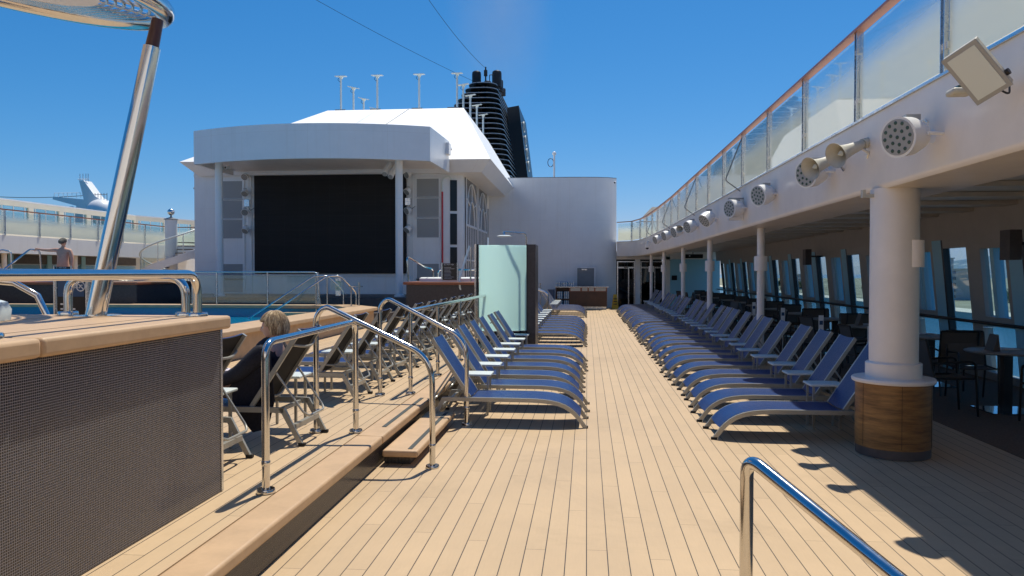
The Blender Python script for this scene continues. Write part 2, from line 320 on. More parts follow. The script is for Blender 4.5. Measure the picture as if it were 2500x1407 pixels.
    def sphere(s, c, r, m=None, n=16, sc=(1, 1, 1)):
        c = V(*c); vs = []; k = n // 2
        for i in range(k + 1):
            ph = math.pi * i / k
            for j in range(n):
                an = 2 * math.pi * j / n; vs.append(c + V(r * sc[0] * math.sin(ph) * math.cos(an), r * sc[1] * math.sin(ph) * math.sin(an), -r * sc[2] * math.cos(ph)))
        fs = [(i * n + j, i * n + (j + 1) % n, (i + 1) * n + (j + 1) % n, (i + 1) * n + j) for i in range(k) for j in range(n)]
        return s.add(vs, fs, m, True)
    def build(s, name, parent=None, mat=None, bevel=0, rebase=True):
        me = bpy.data.meshes.new(name)
        if parent is None:
            xs = [v[0] for v in s.v]; ys = [v[1] for v in s.v]; zs = [v[2] for v in s.v]
            org = V((min(xs) + max(xs)) / 2, (min(ys) + max(ys)) / 2, min(zs)) if rebase else V(0, 0, 0)
        else: org = root_loc(parent)
        me.from_pydata([tuple(V(*v) - org) for v in s.v], [], s.f)
        for m in s.mats: me.materials.append(M[m] if isinstance(m, str) else (m or M[mat]))
        me.polygons.foreach_set('material_index', s.m); me.polygons.foreach_set('use_smooth', s.sm); me.update()
        bm = bmesh.new(); bm.from_mesh(me); bmesh.ops.remove_doubles(bm, verts=bm.verts, dist=1e-5); bmesh.ops.recalc_face_normals(bm, faces=bm.faces); bm.to_mesh(me); bm.free()
        try: me.set_sharp_from_angle(angle=R(40))
        except Exception: pass
        o = bpy.data.objects.new(name, me); COL.objects.link(o)
        if parent is None: o.location = org
        else: o.parent = parent
        if bevel:
            b = o.modifiers.new('bevel', 'BEVEL'); b.width = bevel; b.segments = 3; b.limit_method = 'ANGLE'; b.angle_limit = R(50); b.harden_normals = False
        return o
def root_loc(o):
    l = V(0, 0, 0)
    while o is not None: l += o.location; o = o.parent
    return l
def tag(o, label=None, cat=None, group=None, kind=None):
    for k, v in (('label', label), ('category', cat), ('group', group), ('kind', kind)):
        if v: o[k] = v
    return o
def thing(name, loc, label, cat, group=None, rz=0):
    o = bpy.data.objects.new(name, None); COL.objects.link(o); o.location = loc; o.empty_display_size = .1
    tag(o, label, cat, group)
    o['rz'] = rz
    return o
def fin(o):
    """apply the thing's turn once its parts are built"""
    o.rotation_euler = (0, 0, o['rz']); del o['rz']; return o
def dup(o, loc, rz=0, label=None, group=None, parent=None):
    c = o.copy(); COL.objects.link(c)
    if parent is None:
        c.location = loc; c.rotation_euler = (0, 0, rz)
        if label: c['label'] = label
        if group: c['group'] = group
    else: c.parent = parent
    for ch in [x for x in KIDS.get(o.name, [])]: dup(ch, None, parent=c)
    return c
KIDS = {}
def index_kids(o):
    KIDS[o.name] = [x for x in bpy.data.objects if x.parent == o]
    for k in KIDS[o.name]: index_kids(k)
def arc(p0, p1, p2, n=6):
    """quadratic bend from p0 to p2 round corner p1"""
    a, b, c = V(*p0), V(*p1), V(*p2)
    return [tuple(a * (1 - t) ** 2 + b * 2 * t * (1 - t) + c * t * t) for t in [i / n for i in range(n + 1)]]
def rounded(path, rad, n=7):
    P = [V(*p) for p in path]; out = [P[0]]
    for i in range(1, len(P) - 1):
        a, b, c = P[i - 1], P[i], P[i + 1]; r = min(rad, (b - a).length * .49, (c - b).length * .49)
        out += [V(*q) for q in arc(b + (a - b).normalized() * r, b, b + (c - b).normalized() * r, n)]
    out.append(P[-1]); return [tuple(p) for p in out]
ORD = ['first', 'second', 'third', 'fourth', 'fifth', 'sixth', 'seventh', 'eighth', 'ninth', 'tenth', 'eleventh', 'twelfth', 'thirteenth', 'fourteenth',
       'fifteenth', 'sixteenth', 'seventeenth', 'eighteenth', 'nineteenth', 'twentieth'] + ['twenty ' + x for x in
       ['first', 'second', 'third', 'fourth', 'fifth', 'sixth', 'seventh', 'eighth', 'ninth']] + ['thirtieth']
def text_mesh(name, txt, size, loc, rot, parent, m, align='CENTER', label=None):
    c = bpy.data.curves.new(name, 'FONT'); c.body = txt; c.size = size; c.align_x = align; c.align_y = 'CENTER'; c.extrude = .001
    t = bpy.data.objects.new(name, c); COL.objects.link(t); dg = bpy.context.evaluated_depsgraph_get()
    me = bpy.data.meshes.new_from_object(t.evaluated_get(dg)); bpy.data.objects.remove(t)
    me.materials.clear(); me.materials.append(M[m]); o = bpy.data.objects.new(name, me); COL.objects.link(o)
    o.parent = parent; o.location = V(*loc) - root_loc(parent); o.rotation_euler = rot
    return o

exec_order = []
# ================================================================= STRUCTURE
# main deck
MB().box((-26, -16, -.3), (6.5, 60, 0), 'deck').build('deck', rebase=False)['kind'] = 'structure'
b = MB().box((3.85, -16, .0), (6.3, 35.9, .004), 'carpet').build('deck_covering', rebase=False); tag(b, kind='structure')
# hull below the rail
MB().box((6.3, -40, -19), (6.5, 120, .02), 'white').build('hull_side', rebase=False)['kind'] = 'structure'
# sea, quay, land
def sea_mat():
    m = bpy.data.materials.new('harbour_water'); t, b_ = nodes(m); b_.inputs['Base Color'].default_value = (.02, .10, .14, 1); b_.inputs['Roughness'].default_value = .12
    g = t.nodes.new('ShaderNodeNewGeometry'); n = t.nodes.new('ShaderNodeTexNoise'); n.inputs['Scale'].default_value = .5; n.inputs['Detail'].default_value = 8
    t.links.new(g.outputs['Position'], n.inputs['Vector']); bp = t.nodes.new('ShaderNodeBump'); bp.inputs['Strength'].default_value = .6; bp.inputs['Distance'].default_value = .5
    t.links.new(n.outputs[0], bp.inputs['Height']); t.links.new(bp.outputs[0], b_.inputs['Normal']); return m
M['sea'] = sea_mat()
M['land'] = mat('dry_green_land', (.26, .26, .17), .9, var=.5, scale=.02); M['concrete'] = mat('pale_quay_concrete', (.62, .58, .47), .9, var=.12, scale=.05)
M['leaf'] = mat('leaves', (.055, .10, .03), .8, var=.5, scale=.4); M['bark'] = mat('bark', (.12, .08, .05), .9)
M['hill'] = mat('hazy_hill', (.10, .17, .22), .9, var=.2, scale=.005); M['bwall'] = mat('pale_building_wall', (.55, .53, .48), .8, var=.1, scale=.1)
M['bglass'] = mat('building_window_band', (.05, .08, .10), .2)
MB().box((-9000, -9000, -19.2), (9000, 9000, -19), 'sea').build('water', rebase=False)['kind'] = 'structure'
MB().box((165, -400, -19), (182, 1500, -15.6), 'concrete').build('quay', rebase=False)['kind'] = 'structure'
MB().box((182.1, -400, -19), (2600, 2600, -16.4), 'land').build('land', rebase=False)['kind'] = 'structure'
hp = []
random.seed(11)
hy = list(range(-800, 4200, 100))
hz = [28 + 26 * math.sin(y * .0021) + 14 * math.sin(y * .0063 + 1) + random.uniform(-4, 4) for y in hy]
mb = MB(); vs = []
for y, z in zip(hy, hz): vs += [(1500, y, -17), (1750, y, z * .7), (2100, y, z * 1.5), (2500, y, -17)]
mb.add(vs, [(i * 4 + k, i * 4 + k + 1, i * 4 + k + 5, i * 4 + k + 4) for i in range(len(hy) - 1) for k in range(3)], 'hill', True)
mb.build('hills', rebase=False)['kind'] = 'structure'
# far buildings and trees seen through the windows
def building(x, y, wx, wy, h, fl, label):
    t = thing('building', (x, y, -16.4), label, 'building', 'buildings beyond the quay')
    mb = MB().box((x - wx, y - wy, -16.4), (x + wx, y + wy, -16.4 + h), 'bwall'); mb.build('wall', t)
    mb = MB(); fh = h / fl
    for i in range(fl):
        for j in range(max(2, int(wy / 3))):
            n = max(2, int(wy / 3)); y0 = y - wy + (2 * wy) * (j + .18) / n; y1 = y - wy + (2 * wy) * (j + .82) / n
            mb.box((x - wx - .3, y0, -16.4 + fh * (i + .35)), (x - wx + .1, y1, -16.4 + fh * (i + .8)), 'bglass')
    mb.build('windows', t)
    MB().box((x - wx - .8, y - wy - .8, -16.4 + h), (x + wx + .8, y + wy + .8, -16.4 + h + .8), 'concrete').build('roof', t)
    return fin(t)
bl = [(230, 345, 8, 14, 22, 5, 'pale five storey block beyond the quay, seen through the nearest windows'),
      (260, 420, 9, 18, 14, 3, 'low wide pale building beyond the quay behind the big column'),
      (300, 300, 10, 20, 26, 6, 'tall pale six storey block beyond the quay at the right edge'),
      (250, 540, 8, 15, 20, 5, 'pale block beyond the quay seen between two thin columns'),
      (300, 700, 10, 22, 30, 7, 'tallest pale block far down the quay'),
      (240, 860, 8, 20, 16, 4, 'far low pale block at the end of the quay'),
      (420, 520, 10, 30, 30, 7, 'long grey slab block standing behind the quay buildings')]
for q in bl: building(*q)
def crown_mesh(r, n, seed):
    random.seed(seed); mb = MB()
    cl = [(random.gauss(0, r * .42), random.gauss(0, r * .42), random.gauss(0, r * .3)) for _ in range(9)]
    for _ in range(n):
        c = random.choice(cl); d = V(random.gauss(0, 1), random.gauss(0, 1), random.gauss(0, 1)).normalized() * r * .42 * random.uniform(.5, 1.05)
        p = V(*c) + d; s_ = r * random.uniform(.05, .11); a = V(random.gauss(0, 1), random.gauss(0, 1), random.gauss(0, 1)).normalized(); b_ = a.orthogonal().normalized()
        mb.add([p + a * s_, p + b_ * s_, p - a * s_ * .7, p - b_ * s_], [(0, 1, 2, 3)], 'leaf')
    return mb
tr0 = thing('tree', (200, 380, -16.4), 'leafy tree on the quayside, in front of the pale five storey block', 'tree', 'trees along the quay')
MB().tube([(200, 380, -16.4), (200.2, 380.1, -13), (199.8, 380.3, -9)], [.45, .35, .15], 'bark', 8).build('trunk', tr0)
cm = crown_mesh(5.2, 900, 3); cm.v = [(v[0] + 200, v[1] + 380, v[2] - 8.6) for v in cm.v]; cm.build('crown', tr0); fin(tr0); index_kids(tr0)
random.seed(5)
for i in range(18):
    y = 250 + i * 52 + random.uniform(-14, 14)
    dup(tr0, (190 + random.uniform(0, 30), y, -16.4), random.uniform(0, 6), label='leafy green quayside tree, %s in the line counting away from the camera' % ORD[i])

# raised deck (port side of the walkway)
MB().box((-19.5, -3, 0.004), (-1.775, 27.0, .172), 'mosaic_shade').build('raised_deck_riser', rebase=False)['kind'] = 'structure'
o = MB().box((-19.5, -3, .176), (-1.98, 27.0, .246), 'deck').build('raised_deck', rebase=False); o['kind'] = 'structure'
mb = MB()
for y0, y1 in ((-3, 1.9), (1.906, 6.33), (6.336, 11.2), (11.206, 17.3)):
    mb.box((-1.976, y0, .176), (-1.74, y1, .25), 'tan')
o = mb.build('raised_deck_edge', rebase=False, bevel=.018); o['kind'] = 'structure'

def step(loc, lx, ly, label, zt=.135):
    t = thing('deck_step', loc, label, 'step', 'wooden steps up to the raised deck'); x, y, z = loc
    MB().box((x - lx / 2, y - ly / 2, zt - .06), (x + lx / 2, y + ly / 2, zt), 'tan').build('tread', t, bevel=.018)
    MB().box((x - lx / 2, y - ly / 2 + .08, z + .002), (x + lx / 2 - .08, y + ly / 2 - .08, zt - .062), 'mosaic_shade').build('base', t)
    MB().box((x + lx / 2 - .10, y - ly / 2 + .06, zt + .0005), (x + lx / 2 - .06, y + ly / 2 - .06, zt + .003), 'strip').build('grip_strip', t)
    fin(t); return t
step((-1.585, 7.22, 0), .31, 1.84, 'low wooden step with a dark grip strip between the two sloping handrails')
tag(MB().box((-1.85, 6.7, .2505), (-1.81, 8.3, .254), 'strip').build('grip_strip'), 'dark grip strip set in the raised deck edge above the wooden step', 'grip strip')
mb = MB().box((-1.45, 12.0, .004), (-1.1, 12.3, .1), 'tan')
# threshold lines of the step landing
# ---------------- near hot tub surround
DZ = 1.375
t = thing('hot_tub_surround', (-4.3, 2.5, .25), 'near hot tub surround clad in tiny dark mosaic with a thick tan cap', 'tub surround')
MB().box((-6.6, -3.0, .25), (-2.33, 4.64, DZ - .09), 'mosaic').build('mosaic_wall', t)
mb = MB()
for y0, y1 in ((-3.05, .6), (.604, 2.98), (2.985, 4.69)): mb.box((-6.8, y0, DZ - .085), (-2.285, y1, DZ), 'tan')
mb.build('cap', t, bevel=.02)
MB().box((-2.334, 4.622, .25), (-2.326, 4.648, DZ - .088), 'steelb').build('corner_trim', t)
mb = MB()
for x in (-2.62, -3.3, -4.0): mb.box((x, -3, DZ + .0005), (x + .005, 4.7, DZ + .0012), 'gasket')
mb.build('cap_seam', t); fin(t)
# whirlpool shell edge
t = thing('whirlpool_tub', (-4.17, 3.32, DZ), 'white moulded whirlpool tub rim standing on the near tan cap', 'hot tub')
mb = MB(); pr = [(.88, 0), (.885, .05), (.87, .085), (.82, .105), (.74, .11), (.70, .09), (.68, .02)]
n = 48; vs = []
for r_, z in pr:
    for k in range(n):
        a = 2 * math.pi * k / n; rr = r_ * (1 + .012 * (k % 2) * (1 if z < .1 else 0)); cx = abs(math.cos(a)) ** .28 * (1 if math.cos(a) > 0 else -1); cy = abs(math.sin(a)) ** .28 * (1 if math.sin(a) > 0 else -1)
        vs.append((-4.17 + rr * cx, 3.32 + rr * cy, DZ + z * 1.25))
mb.add(vs, [(i * n + k, i * n + (k + 1) % n, (i + 1) * n + (k + 1) % n, (i + 1) * n + k) for i in range(len(pr) - 1) for k in range(n)], 'whitep', True)
mb.build('rim', t)
MB().box((-4.85, 2.7, DZ + .002), (-3.5, 3.95, DZ + .03), 'pool').build('water', t); fin(t)

# deck house behind the camera, closing the pool deck the other way
t = thing('aft_deck_house', (-9, -9, 0), 'beige deck house closing the other end of the pool deck, behind the viewer', 'deck house')
MB().box((-22, -12, 0), (6.2, -8, 9.2), 'whitew').build('wall', t)
for k in range(9):
    f = MB().box((-20 + k * 2.9, -8.0, 1.0), (-18.2 + k * 2.9, -7.96, 2.6), 'gasket').build('window', t)
MB().box((-22.2, -12.2, 9.2), (6.4, -7.2, 9.4), 'white').build('roof', t); MB().box((-22, -7.99, 3.0), (6.2, -6.5, 3.2), 'soffit').build('awning', t); fin(t)
# ---------------- polished rails
def flange(mb, x, y, z, r=.058, h=.025):
    mb.lathe((x, y, z), [(r, 0), (r, h * .75), (r * .93, h), (.03, h)], 'steel', 24)
def sleeve(mb, x, y, z, r=.025): mb.lathe((x, y, z), [(r + .001, 0), (r + .004, .004), (r + .004, .03), (r + .001, .034)], 'steel', 20)
def rail(name, label, cat, tube_paths, posts=(), r=.0245, group=None, flr=.058, m='steel', sl=True):
    x, y, z = tube_paths[0][0]
    t = thing(name, (x, y, z), label, cat, group)
    for i, p in enumerate(tube_paths): MB().tube(p, r, m, 18).build('rail_tube', t)
    for a, b_ in posts:
        MB().tube([a, b_], r * .92, m, 16).build('post', t)
    feet = [p[0] for p in tube_paths] + ([tube_paths[0][-1]] if True else []) + [a for a, _ in posts]
    for q in feet:
        if q[2] <= .30 or abs(q[2] - DZ) < .02 or abs(q[2] - .75) < .02: mb = MB(); flange(mb, q[0], q[1], q[2], flr); mb.build('floor_flange', t)
    if sl:
        for q in feet:
            if q[2] <= .30: mb = MB(); sleeve(mb, q[0], q[1], q[2] + .17, r); mb.build('sleeve', t)
    return fin(t)
ZT = 1.215
rail('handrail', 'short level polished handrail beside the seated woman', 'handrail',
     [rounded([(-2.035, 4.63, .25), (-2.035, 4.63, ZT - .01), (-2.02, 6.47, ZT + .01), (-2.02, 6.47, .25)], .12)])
rail('handrail', 'polished handrail sloping down over the near end of the wooden step', 'handrail',
     [rounded([(-2.37, 6.45, .25), (-2.37, 6.45, 1.27), (-2.28, 6.44, 1.36), (-1.30, 6.29, .93), (-1.298, 6.287, 0)], .22, 9)])
rail('handrail', 'polished handrail sloping down over the far end of the wooden step', 'handrail',
     [rounded([(-2.352, 8.45, .25), (-2.352, 8.45, 1.27), (-2.26, 8.44, 1.36), (-1.295, 8.10, .93), (-1.291, 8.092, 0)], .22, 9)])
rail('handrail', 'long level handrail running from the wooden step to the shower screen', 'handrail',
     [rounded([(-2.025, 8.57, 1.12), (-2.025, 8.62, ZT), (-2.02, 15.9, ZT - .02), (-2.02, 16.05, .25)], .08)],
     [((-2.025, 8.57, .25), (-2.025, 8.57, 1.19)), ((-2.02, 10.15, .25), (-2.02, 10.15, 1.2)), ((-2.02, 11.95, .25), (-2.02, 11.95, 1.2)), ((-2.02, 13.9, .25), (-2.02, 13.9, 1.2))])
rail('handrail', 'polished handrail in the foreground at the bottom right, running down out of the picture', 'handrail',
     [rounded([(.54, 2.62, 0), (.54, 2.62, 1.03), (1.12, 1.78, .62), (1.12, 1.78, 0)], .07, 9)],
     [((.84, 2.185, 0), (.84, 2.185, .80))], r=.0225)
# rails on the near tub cap
rail('handrail', 'thick polished rail along the edge of the near hot tub cap', 'handrail',
     [rounded([(-2.44, 4.55, DZ), (-2.44, 4.55, 1.640), (-2.42, 1.2, 1.640), (-2.42, 1.2, DZ)], .13, 9)],
     [((-2.47, 2.90, DZ), (-2.44, 2.90, 1.63))], r=.0275, flr=.062, sl=False)
rail('handrail', 'polished hoop rail across the far end of the near hot tub cap', 'handrail',
     [rounded([(-2.54, 4.59, DZ), (-2.54, 4.59, 1.618), (-3.36, 4.62, 1.618), (-3.36, 4.62, DZ)], .15, 9)], r=.0275, flr=.062, sl=False)
rail('grab_rail', 'arched polished grab rail behind the white whirlpool rim', 'handrail',
     [[(-5.2, 5.3, 1.2), (-5.1, 5.2, 1.42), (-4.85, 5.2, 1.55), (-4.5, 5.2, 1.60), (-4.2, 5.2, 1.575), (-4.02, 5.2, 1.48), (-3.93, 5.2, 1.30), (-3.92, 5.2, 1.1)]], r=.024, sl=False)
# leaning pole with the round chrome canopy
t = thing('pole_canopy', (-3.09, 4.50, DZ), 'leaning polished pole on the near tub cap carrying a round chrome canopy', 'canopy')
p0 = V(-3.09, 4.50, DZ); p1 = V(-2.79, 4.66, 3.11)
MB().tube([p0, p0.lerp(p1, .35), p0.lerp(p1, .995)], [.061, .059, .052], 'steel', 32).build('pole', t)
MB().tube([p0.lerp(p1, .99), p0.lerp(p1, 1.10)], [.042, .036], 'brown', 12).build('joint', t)
MB().lathe(tuple(p0), [(.15, 0), (.15, .008), (.06, .012)], 'steel', 36).build('base_plate', t)
cc = V(-4.17, 4.53, 3.695); til = Matrix.Rotation(R(11), 3, 'Y') @ Matrix.Rotation(R(3), 3, 'X')
ring = []; RA = 1.35
for k in range(72):
    a = 2 * math.pi * k / 72; ring.append(tuple(cc + til @ V(RA * math.cos(a), RA * math.sin(a), 0)))
MB().tube(ring, .068, 'steel', 20, closed=True).build('ring', t)
mb = MB()
for j in range(9):
    rr = RA - .10 - j * .055; rg = [tuple(cc + til @ V(rr * math.cos(2 * math.pi * k / 60), rr * math.sin(2 * math.pi * k / 60), .0)) for k in range(60)]
    mb.tube(rg, .012, 'steelb', 6, closed=True)
for k in range(24):
    a = 2 * math.pi * k / 24; mb.tube([tuple(cc + til @ V(q * math.cos(a), q * math.sin(a), .012)) for q in (.9, RA)], .014, 'steelb', 6)
mb.build('louvre', t)
ds = [(0.0, .02)] + [(.95, .02), (.95, -.02), (0.0, -.02)]
mb = MB(); vs = []
for r_, z in ((.02, .02), (.93, .02), (.93, -.02), (.02, -.02)):
    for k in range(48): a = 2 * math.pi * k / 48; vs.append(tuple(cc + til @ V(r_ * math.cos(a), r_ * math.sin(a), z)))
mb.add(vs, [(i * 48 + k, i * 48 + (k + 1) % 48, ((i + 1) % 4) * 48 + (k + 1) % 48, ((i + 1) % 4) * 48 + k) for i in range(4) for k in range(48)], 'whitew').build('disc', t)
fin(t)

# ================================================================= POOL
PZ = .745
t = thing('swimming_pool', (-12, 15, .25), 'raised swimming pool with tan coaming and blue tiled walls', 'pool')
MB().box((-6.10, 9.0, .25), (-5.62, 19.6, PZ - .09), 'tan').build('coaming_wall', t)
MB().prism([(-6.25, 8.9, PZ - .088), (-5.50, 8.9, PZ - .088), (-5.50, 19.55, PZ - .088), (-6.6, 20.95, PZ - .088), (-7.5, 20.95, PZ - .088), (-7.5, 20.35, PZ - .088), (-6.9, 20.35, PZ - .088), (-6.25, 19.3, PZ - .088)], (0, 0, .09), 'tan').build('coaming', t, bevel=.02)
MB().box((-19.3, 20.35, PZ - .086), (-7.505, 20.95, PZ), 'tan').build('coaming', t, bevel=.015)
MB().box((-19.3, 20.5, .25), (-6.9, 20.9, PZ - .09), 'pool').build('pool_wall', t)
MB().box((-6.95, 9.0, .25), (-6.12, 19.6, .28), 'pool').build('pool_ledge', t)
MB().box((-8.3, 19.9, .25), (-7.4, 20.45, .56), 'tan').build('pool_step', t)
MB().box((-8.3, 19.4, .25), (-7.4, 19.88, .47), 'pool').build('pool_step', t)
mw = mat('pool_water', (.0, .22, .38), .06); M['poolw'] = mw
MB().box((-19.3, 9.0, .251), (-6.98, 20.45, .42), 'poolw').build('water', t); fin(t)
# dark pool surround beyond the far coaming
MB().box((-19.5, 21.0, .25), (-5.6, 23.6, .50), 'dkpanel').build('pool_side_platform', rebase=False)['kind'] = 'structure'
MB().box((-15.5, 23.62, .25), (-5.2, 27.7, .85), 'dkpanel').build('stage', rebase=False)['kind'] = 'structure'
# glass fence on the far coaming
t = thing('glass_fence', (-9.3, 20.6, PZ), 'clear glass fence with polished rail on the far pool edge', 'glass fence')
MB().tube(rounded([(-11.3, 20.6, 1.67), (-7.52, 20.6, 1.67), (-7.44, 20.6, PZ)], .12), .02, 'steel', 10).build('top_rail', t)
for x in (-11.2, -10.47, -8.97, -7.5): MB().tube([(x, 20.6, PZ), (x, 20.6, 1.66)], .022, 'steelb', 10).build('post', t)
for a, b_ in ((-11.17, -10.5), (-10.44, -9.0), (-8.94, -7.53)): MB().box((a, 20.594, PZ + .06), (b_, 20.606, 1.58), 'g_clear').build('glass_panel', t)
fin(t)
# pool ladder rails and little tables
def simple(name, label, cat, mbs, loc=None, group=None, bevel=0):
    t = thing(name, loc, label, cat, group)
    for pn, mb in mbs: mb.build(pn, t, bevel=bevel)
    return fin(t)
simple('pool_ladder', 'polished stair rails going down into the pool at its far right corner', 'pool rail',
       [('rail_tube', MB().tube(rounded([(-8.45, 19.0, .42), (-7.08, 20.1, 1.56), (-6.74, 20.3, 1.56), (-6.45, 20.75, 1.1), (-6.45, 20.75, PZ)], .12), .021, 'steel', 10)),
        ('rail_tube', MB().tube(rounded([(-8.95, 19.3, .42), (-7.55, 20.4, 1.56), (-7.2, 20.6, 1.56), (-6.85, 20.85, 1.15), (-6.85, 20.85, PZ)], .12), .021, 'steel', 10)),
        ('post', MB().cyl((-7.06, 20.1, .5), (-7.06, 20.1, 1.55), .02, 'steel')), ('post', MB().cyl((-7.5, 20.45, .5), (-7.5, 20.45, 1.55), .02, 'steel'))], (-7.5, 20.3, .42))
simple('drinks_stand', 'small polished drinks stand on two posts beside the pool ladder', 'drinks stand',
       [('shelf', MB().lathe((-6.30, 20.2, 1.26), [(.0, 0), (.2, .0), (.2, .02), (0, .02)], 'steel', 20)),
        ('post', MB().cyl((-6.42, 20.2, PZ), (-6.42, 20.2, 1.26), .02, 'steel')), ('post', MB().cyl((-6.2, 20.2, PZ), (-6.2, 20.2, 1.4), .02, 'steel'))], (-6.3, 20.2, PZ))
simple('equipment_box', 'small translucent green box fixed behind the pool ladder rails', 'box',
       [('box_body', MB().box((-7.2, 20.75, 1.15), (-6.85, 20.9, 1.42), 'g_clear')), ('hanger', MB().box((-7.1, 20.9, 1.0), (-6.95, 20.93, 1.5), 'steelb'))], (-7.0, 20.8, .75))

# ================================================================= SCREEN BUILDING
t = thing('screen_building', (-9.5, 31, .25), 'white deck house with a huge black outdoor screen, curved canopy and sloping roof', 'deck house')
YW = 27.8
mb = MB()
mb.box((-15.0, YW, .25), (-5.36, YW + .3, 5.55), 'white')
mb.box((-14.96, YW + .3, .25), (-4.7, 35.5, 5.5), 'white')
mb.prism([(-5.36, YW + .001, .25), (-4.64, YW + .3, .25), (-4.64, YW + .6, .25), (-5.36, YW + .6, .25)], (0, 0, 5.25), 'white')
mb.box((-4.74, YW + .6, .25), (-4.64, 28.62, 5.4), 'white'); mb.box((-4.74, 28.62, .25), (-4.64, 35.5, 1.4), 'white')
mb.build('wall', t)
# vertical ribs / mouldings on the front
mb = MB()
for x in (-13.0, -12.72, -6.45, -6.72): mb.box((x - .02, YW - .05, .85), (x + .02, YW, 5.3), 'white')
mb.box((-15.0, YW - .03, 5.30), (-5.4, YW - .002, 5.45), 'white'); mb.box((-12.6, YW - .05, 1.53), (-6.8, YW - .002, 1.6), 'white')
mb.build('moulding', t)
MB().box((-12.56, YW - .12, 1.62), (-6.70, YW - .004, 5.42), 'screen').build('screen', t)
# speaker panels
for x0, x1 in ((-13.92, -13.07), (-6.31, -5.48)):
    for z0, z1 in ((4.47, 5.14), (3.72, 4.41), (2.96, 3.66), (1.42, 1.98), (.9, 1.38)):
        f = MB()
        f.box((x0 - .04, YW - .035, z0 - .04), (x1 + .04, YW - .001, z0), 'white').box((x0 - .04, YW - .035, z1), (x1 + .04, YW - .001, z1 + .04), 'white')
        f.box((x0 - .04, YW - .035, z0), (x0, YW - .001, z1), 'white').box((x1, YW - .035, z0), (x1 + .04, YW - .001, z1), 'white')
        fo = f.build('speaker_frame', t); MB().box((x0, YW - .02, z0), (x1, YW - .002, z1), 'mesh').build('speaker_cloth', fo)
# narrow dark window on the chamfer
q = V(.72, .3, 0).normalized(); nn = V(.3, -.72, 0).normalized()
for z0, z1 in ((3.95, 5.1), (2.7, 3.85), (1.3, 2.6)):
    a = V(-5.08, YW + .117, z0) + nn * .004; MB().prism([tuple(a), tuple(a + q * .26), tuple(a + q * .26 + V(0, 0, z1 - z0)), tuple(a + V(0, 0, z1 - z0))], tuple(nn * .02), 'black').build('window', t)
# arched windows on the side
for y0, y1 in ((28.72, 31.7), (31.95, 34.95)):
    fr = MB(); X = -4.62; g_ = .05
    fr.box((X, y0, 1.4), (X + .03, y0 + .09, 5.35), 'white').box((X, y1 - .09, 1.4), (X + .03, y1, 5.35), 'white').box((X, y0 + .09, 5.28), (X + .03, y1 - .09, 5.35), 'white')
    fr.box((X, y0 + .09, 3.45), (X + .034, y1 - .09, 3.53), 'white'); fr.box((X, y0 + .09, 1.4), (X + .03, y1 - .09, 1.5), 'white'); fr.box((X, y0 + .09, 2.1), (X + .034, y1 - .09, 2.17), 'white')
    ym = (y0 + y1) / 2; hw = (y1 - y0) / 2 - .12
    for k in range(1, 6): yy = y0 + .09 + (y1 - y0 - .18) * k / 6; fr.box((X, yy - .025, 1.5), (X + .028, yy + .025, 3.45), 'white')
    def archp(w_, h, z0): return [(X + .015, ym + w_ * math.cos(math.pi * k / 20), z0 + h * math.sin(math.pi * k / 20)) for k in range(21)]
    fr.tube(archp(hw, 1.65, 3.53), .028, 'white', 6); fr.tube(archp(hw * .5, .95, 3.53), .028, 'white', 6)
    fr.tube([(X + .015, ym, 4.48), (X + .015, ym, 5.15)], .025, 'white', 6); fr.tube([(X + .015, ym - hw * .35, 4.3), (X + .015, ym - hw * .95, 4.5)], .025, 'white', 6); fr.tube([(X + .015, ym + hw * .35, 4.3), (X + .015, ym + hw * .95, 4.5)], .025, 'white', 6)
    wf = fr.build('window', t, rebase=False); MB().box((X - .01, y0 + .03, 1.42), (X + .002, y1 - .03, 5.33), 'g_arch').build('pane', wf)
MB().box((-4.70, 28.64, 1.42), (-4.66, 35.0, 5.36), 'dkpanel').build('dark_interior', t)
# hip roof and chamfered eave
E_ = (-3.46, 27.1, 5.74); EL = (-15.2, 27.1, 5.8); T1 = (-5.73, 35.03, 9.32); T0 = (-12.24, 35.03, 9.33)
mb = MB()
mb.add([EL, E_, T1, T0, (-3.46, 42, 5.62), (-5.73, 44, 9.32), (-12.24, 44, 9.33), (-15.2, 42, 5.8)], [(0, 1, 2, 3), (1, 4, 5, 2), (3, 2, 5, 6), (0, 3, 6, 7), (4, 7, 6, 5)], 'roofw')
mb.build('roof', t)
mb = MB()
A = [EL, E_, (-3.46, 42, 5.62), (-15.2, 42, 5.8)]; B = [(-14.7, 27.6, 5.33), (-3.83, 27.4, 5.31), (-3.83, 42, 5.2), (-14.7, 42, 5.33)]
mb.add([(a[0], a[1], a[2] - .003) for a in A] + B, [(0, 1, 5, 4), (1, 2, 6, 5), (3, 0, 4, 7), (4, 5, 6, 7)], 'white'); mb.build('eave', t)
mb = MB()
mb.tube([(-9.3, 27.15, 5.81), (-8.3, 35.0, 9.335)], .012, 'grey', 6); mb.build('roof_seam', t)
for x0 in (-11.9, -10.2, -8.2, -6.5): MB().box((x0, 35.06, 9.32), (x0 + .5, 35.4, 9.38), 'grey').build('roof_plate', t)
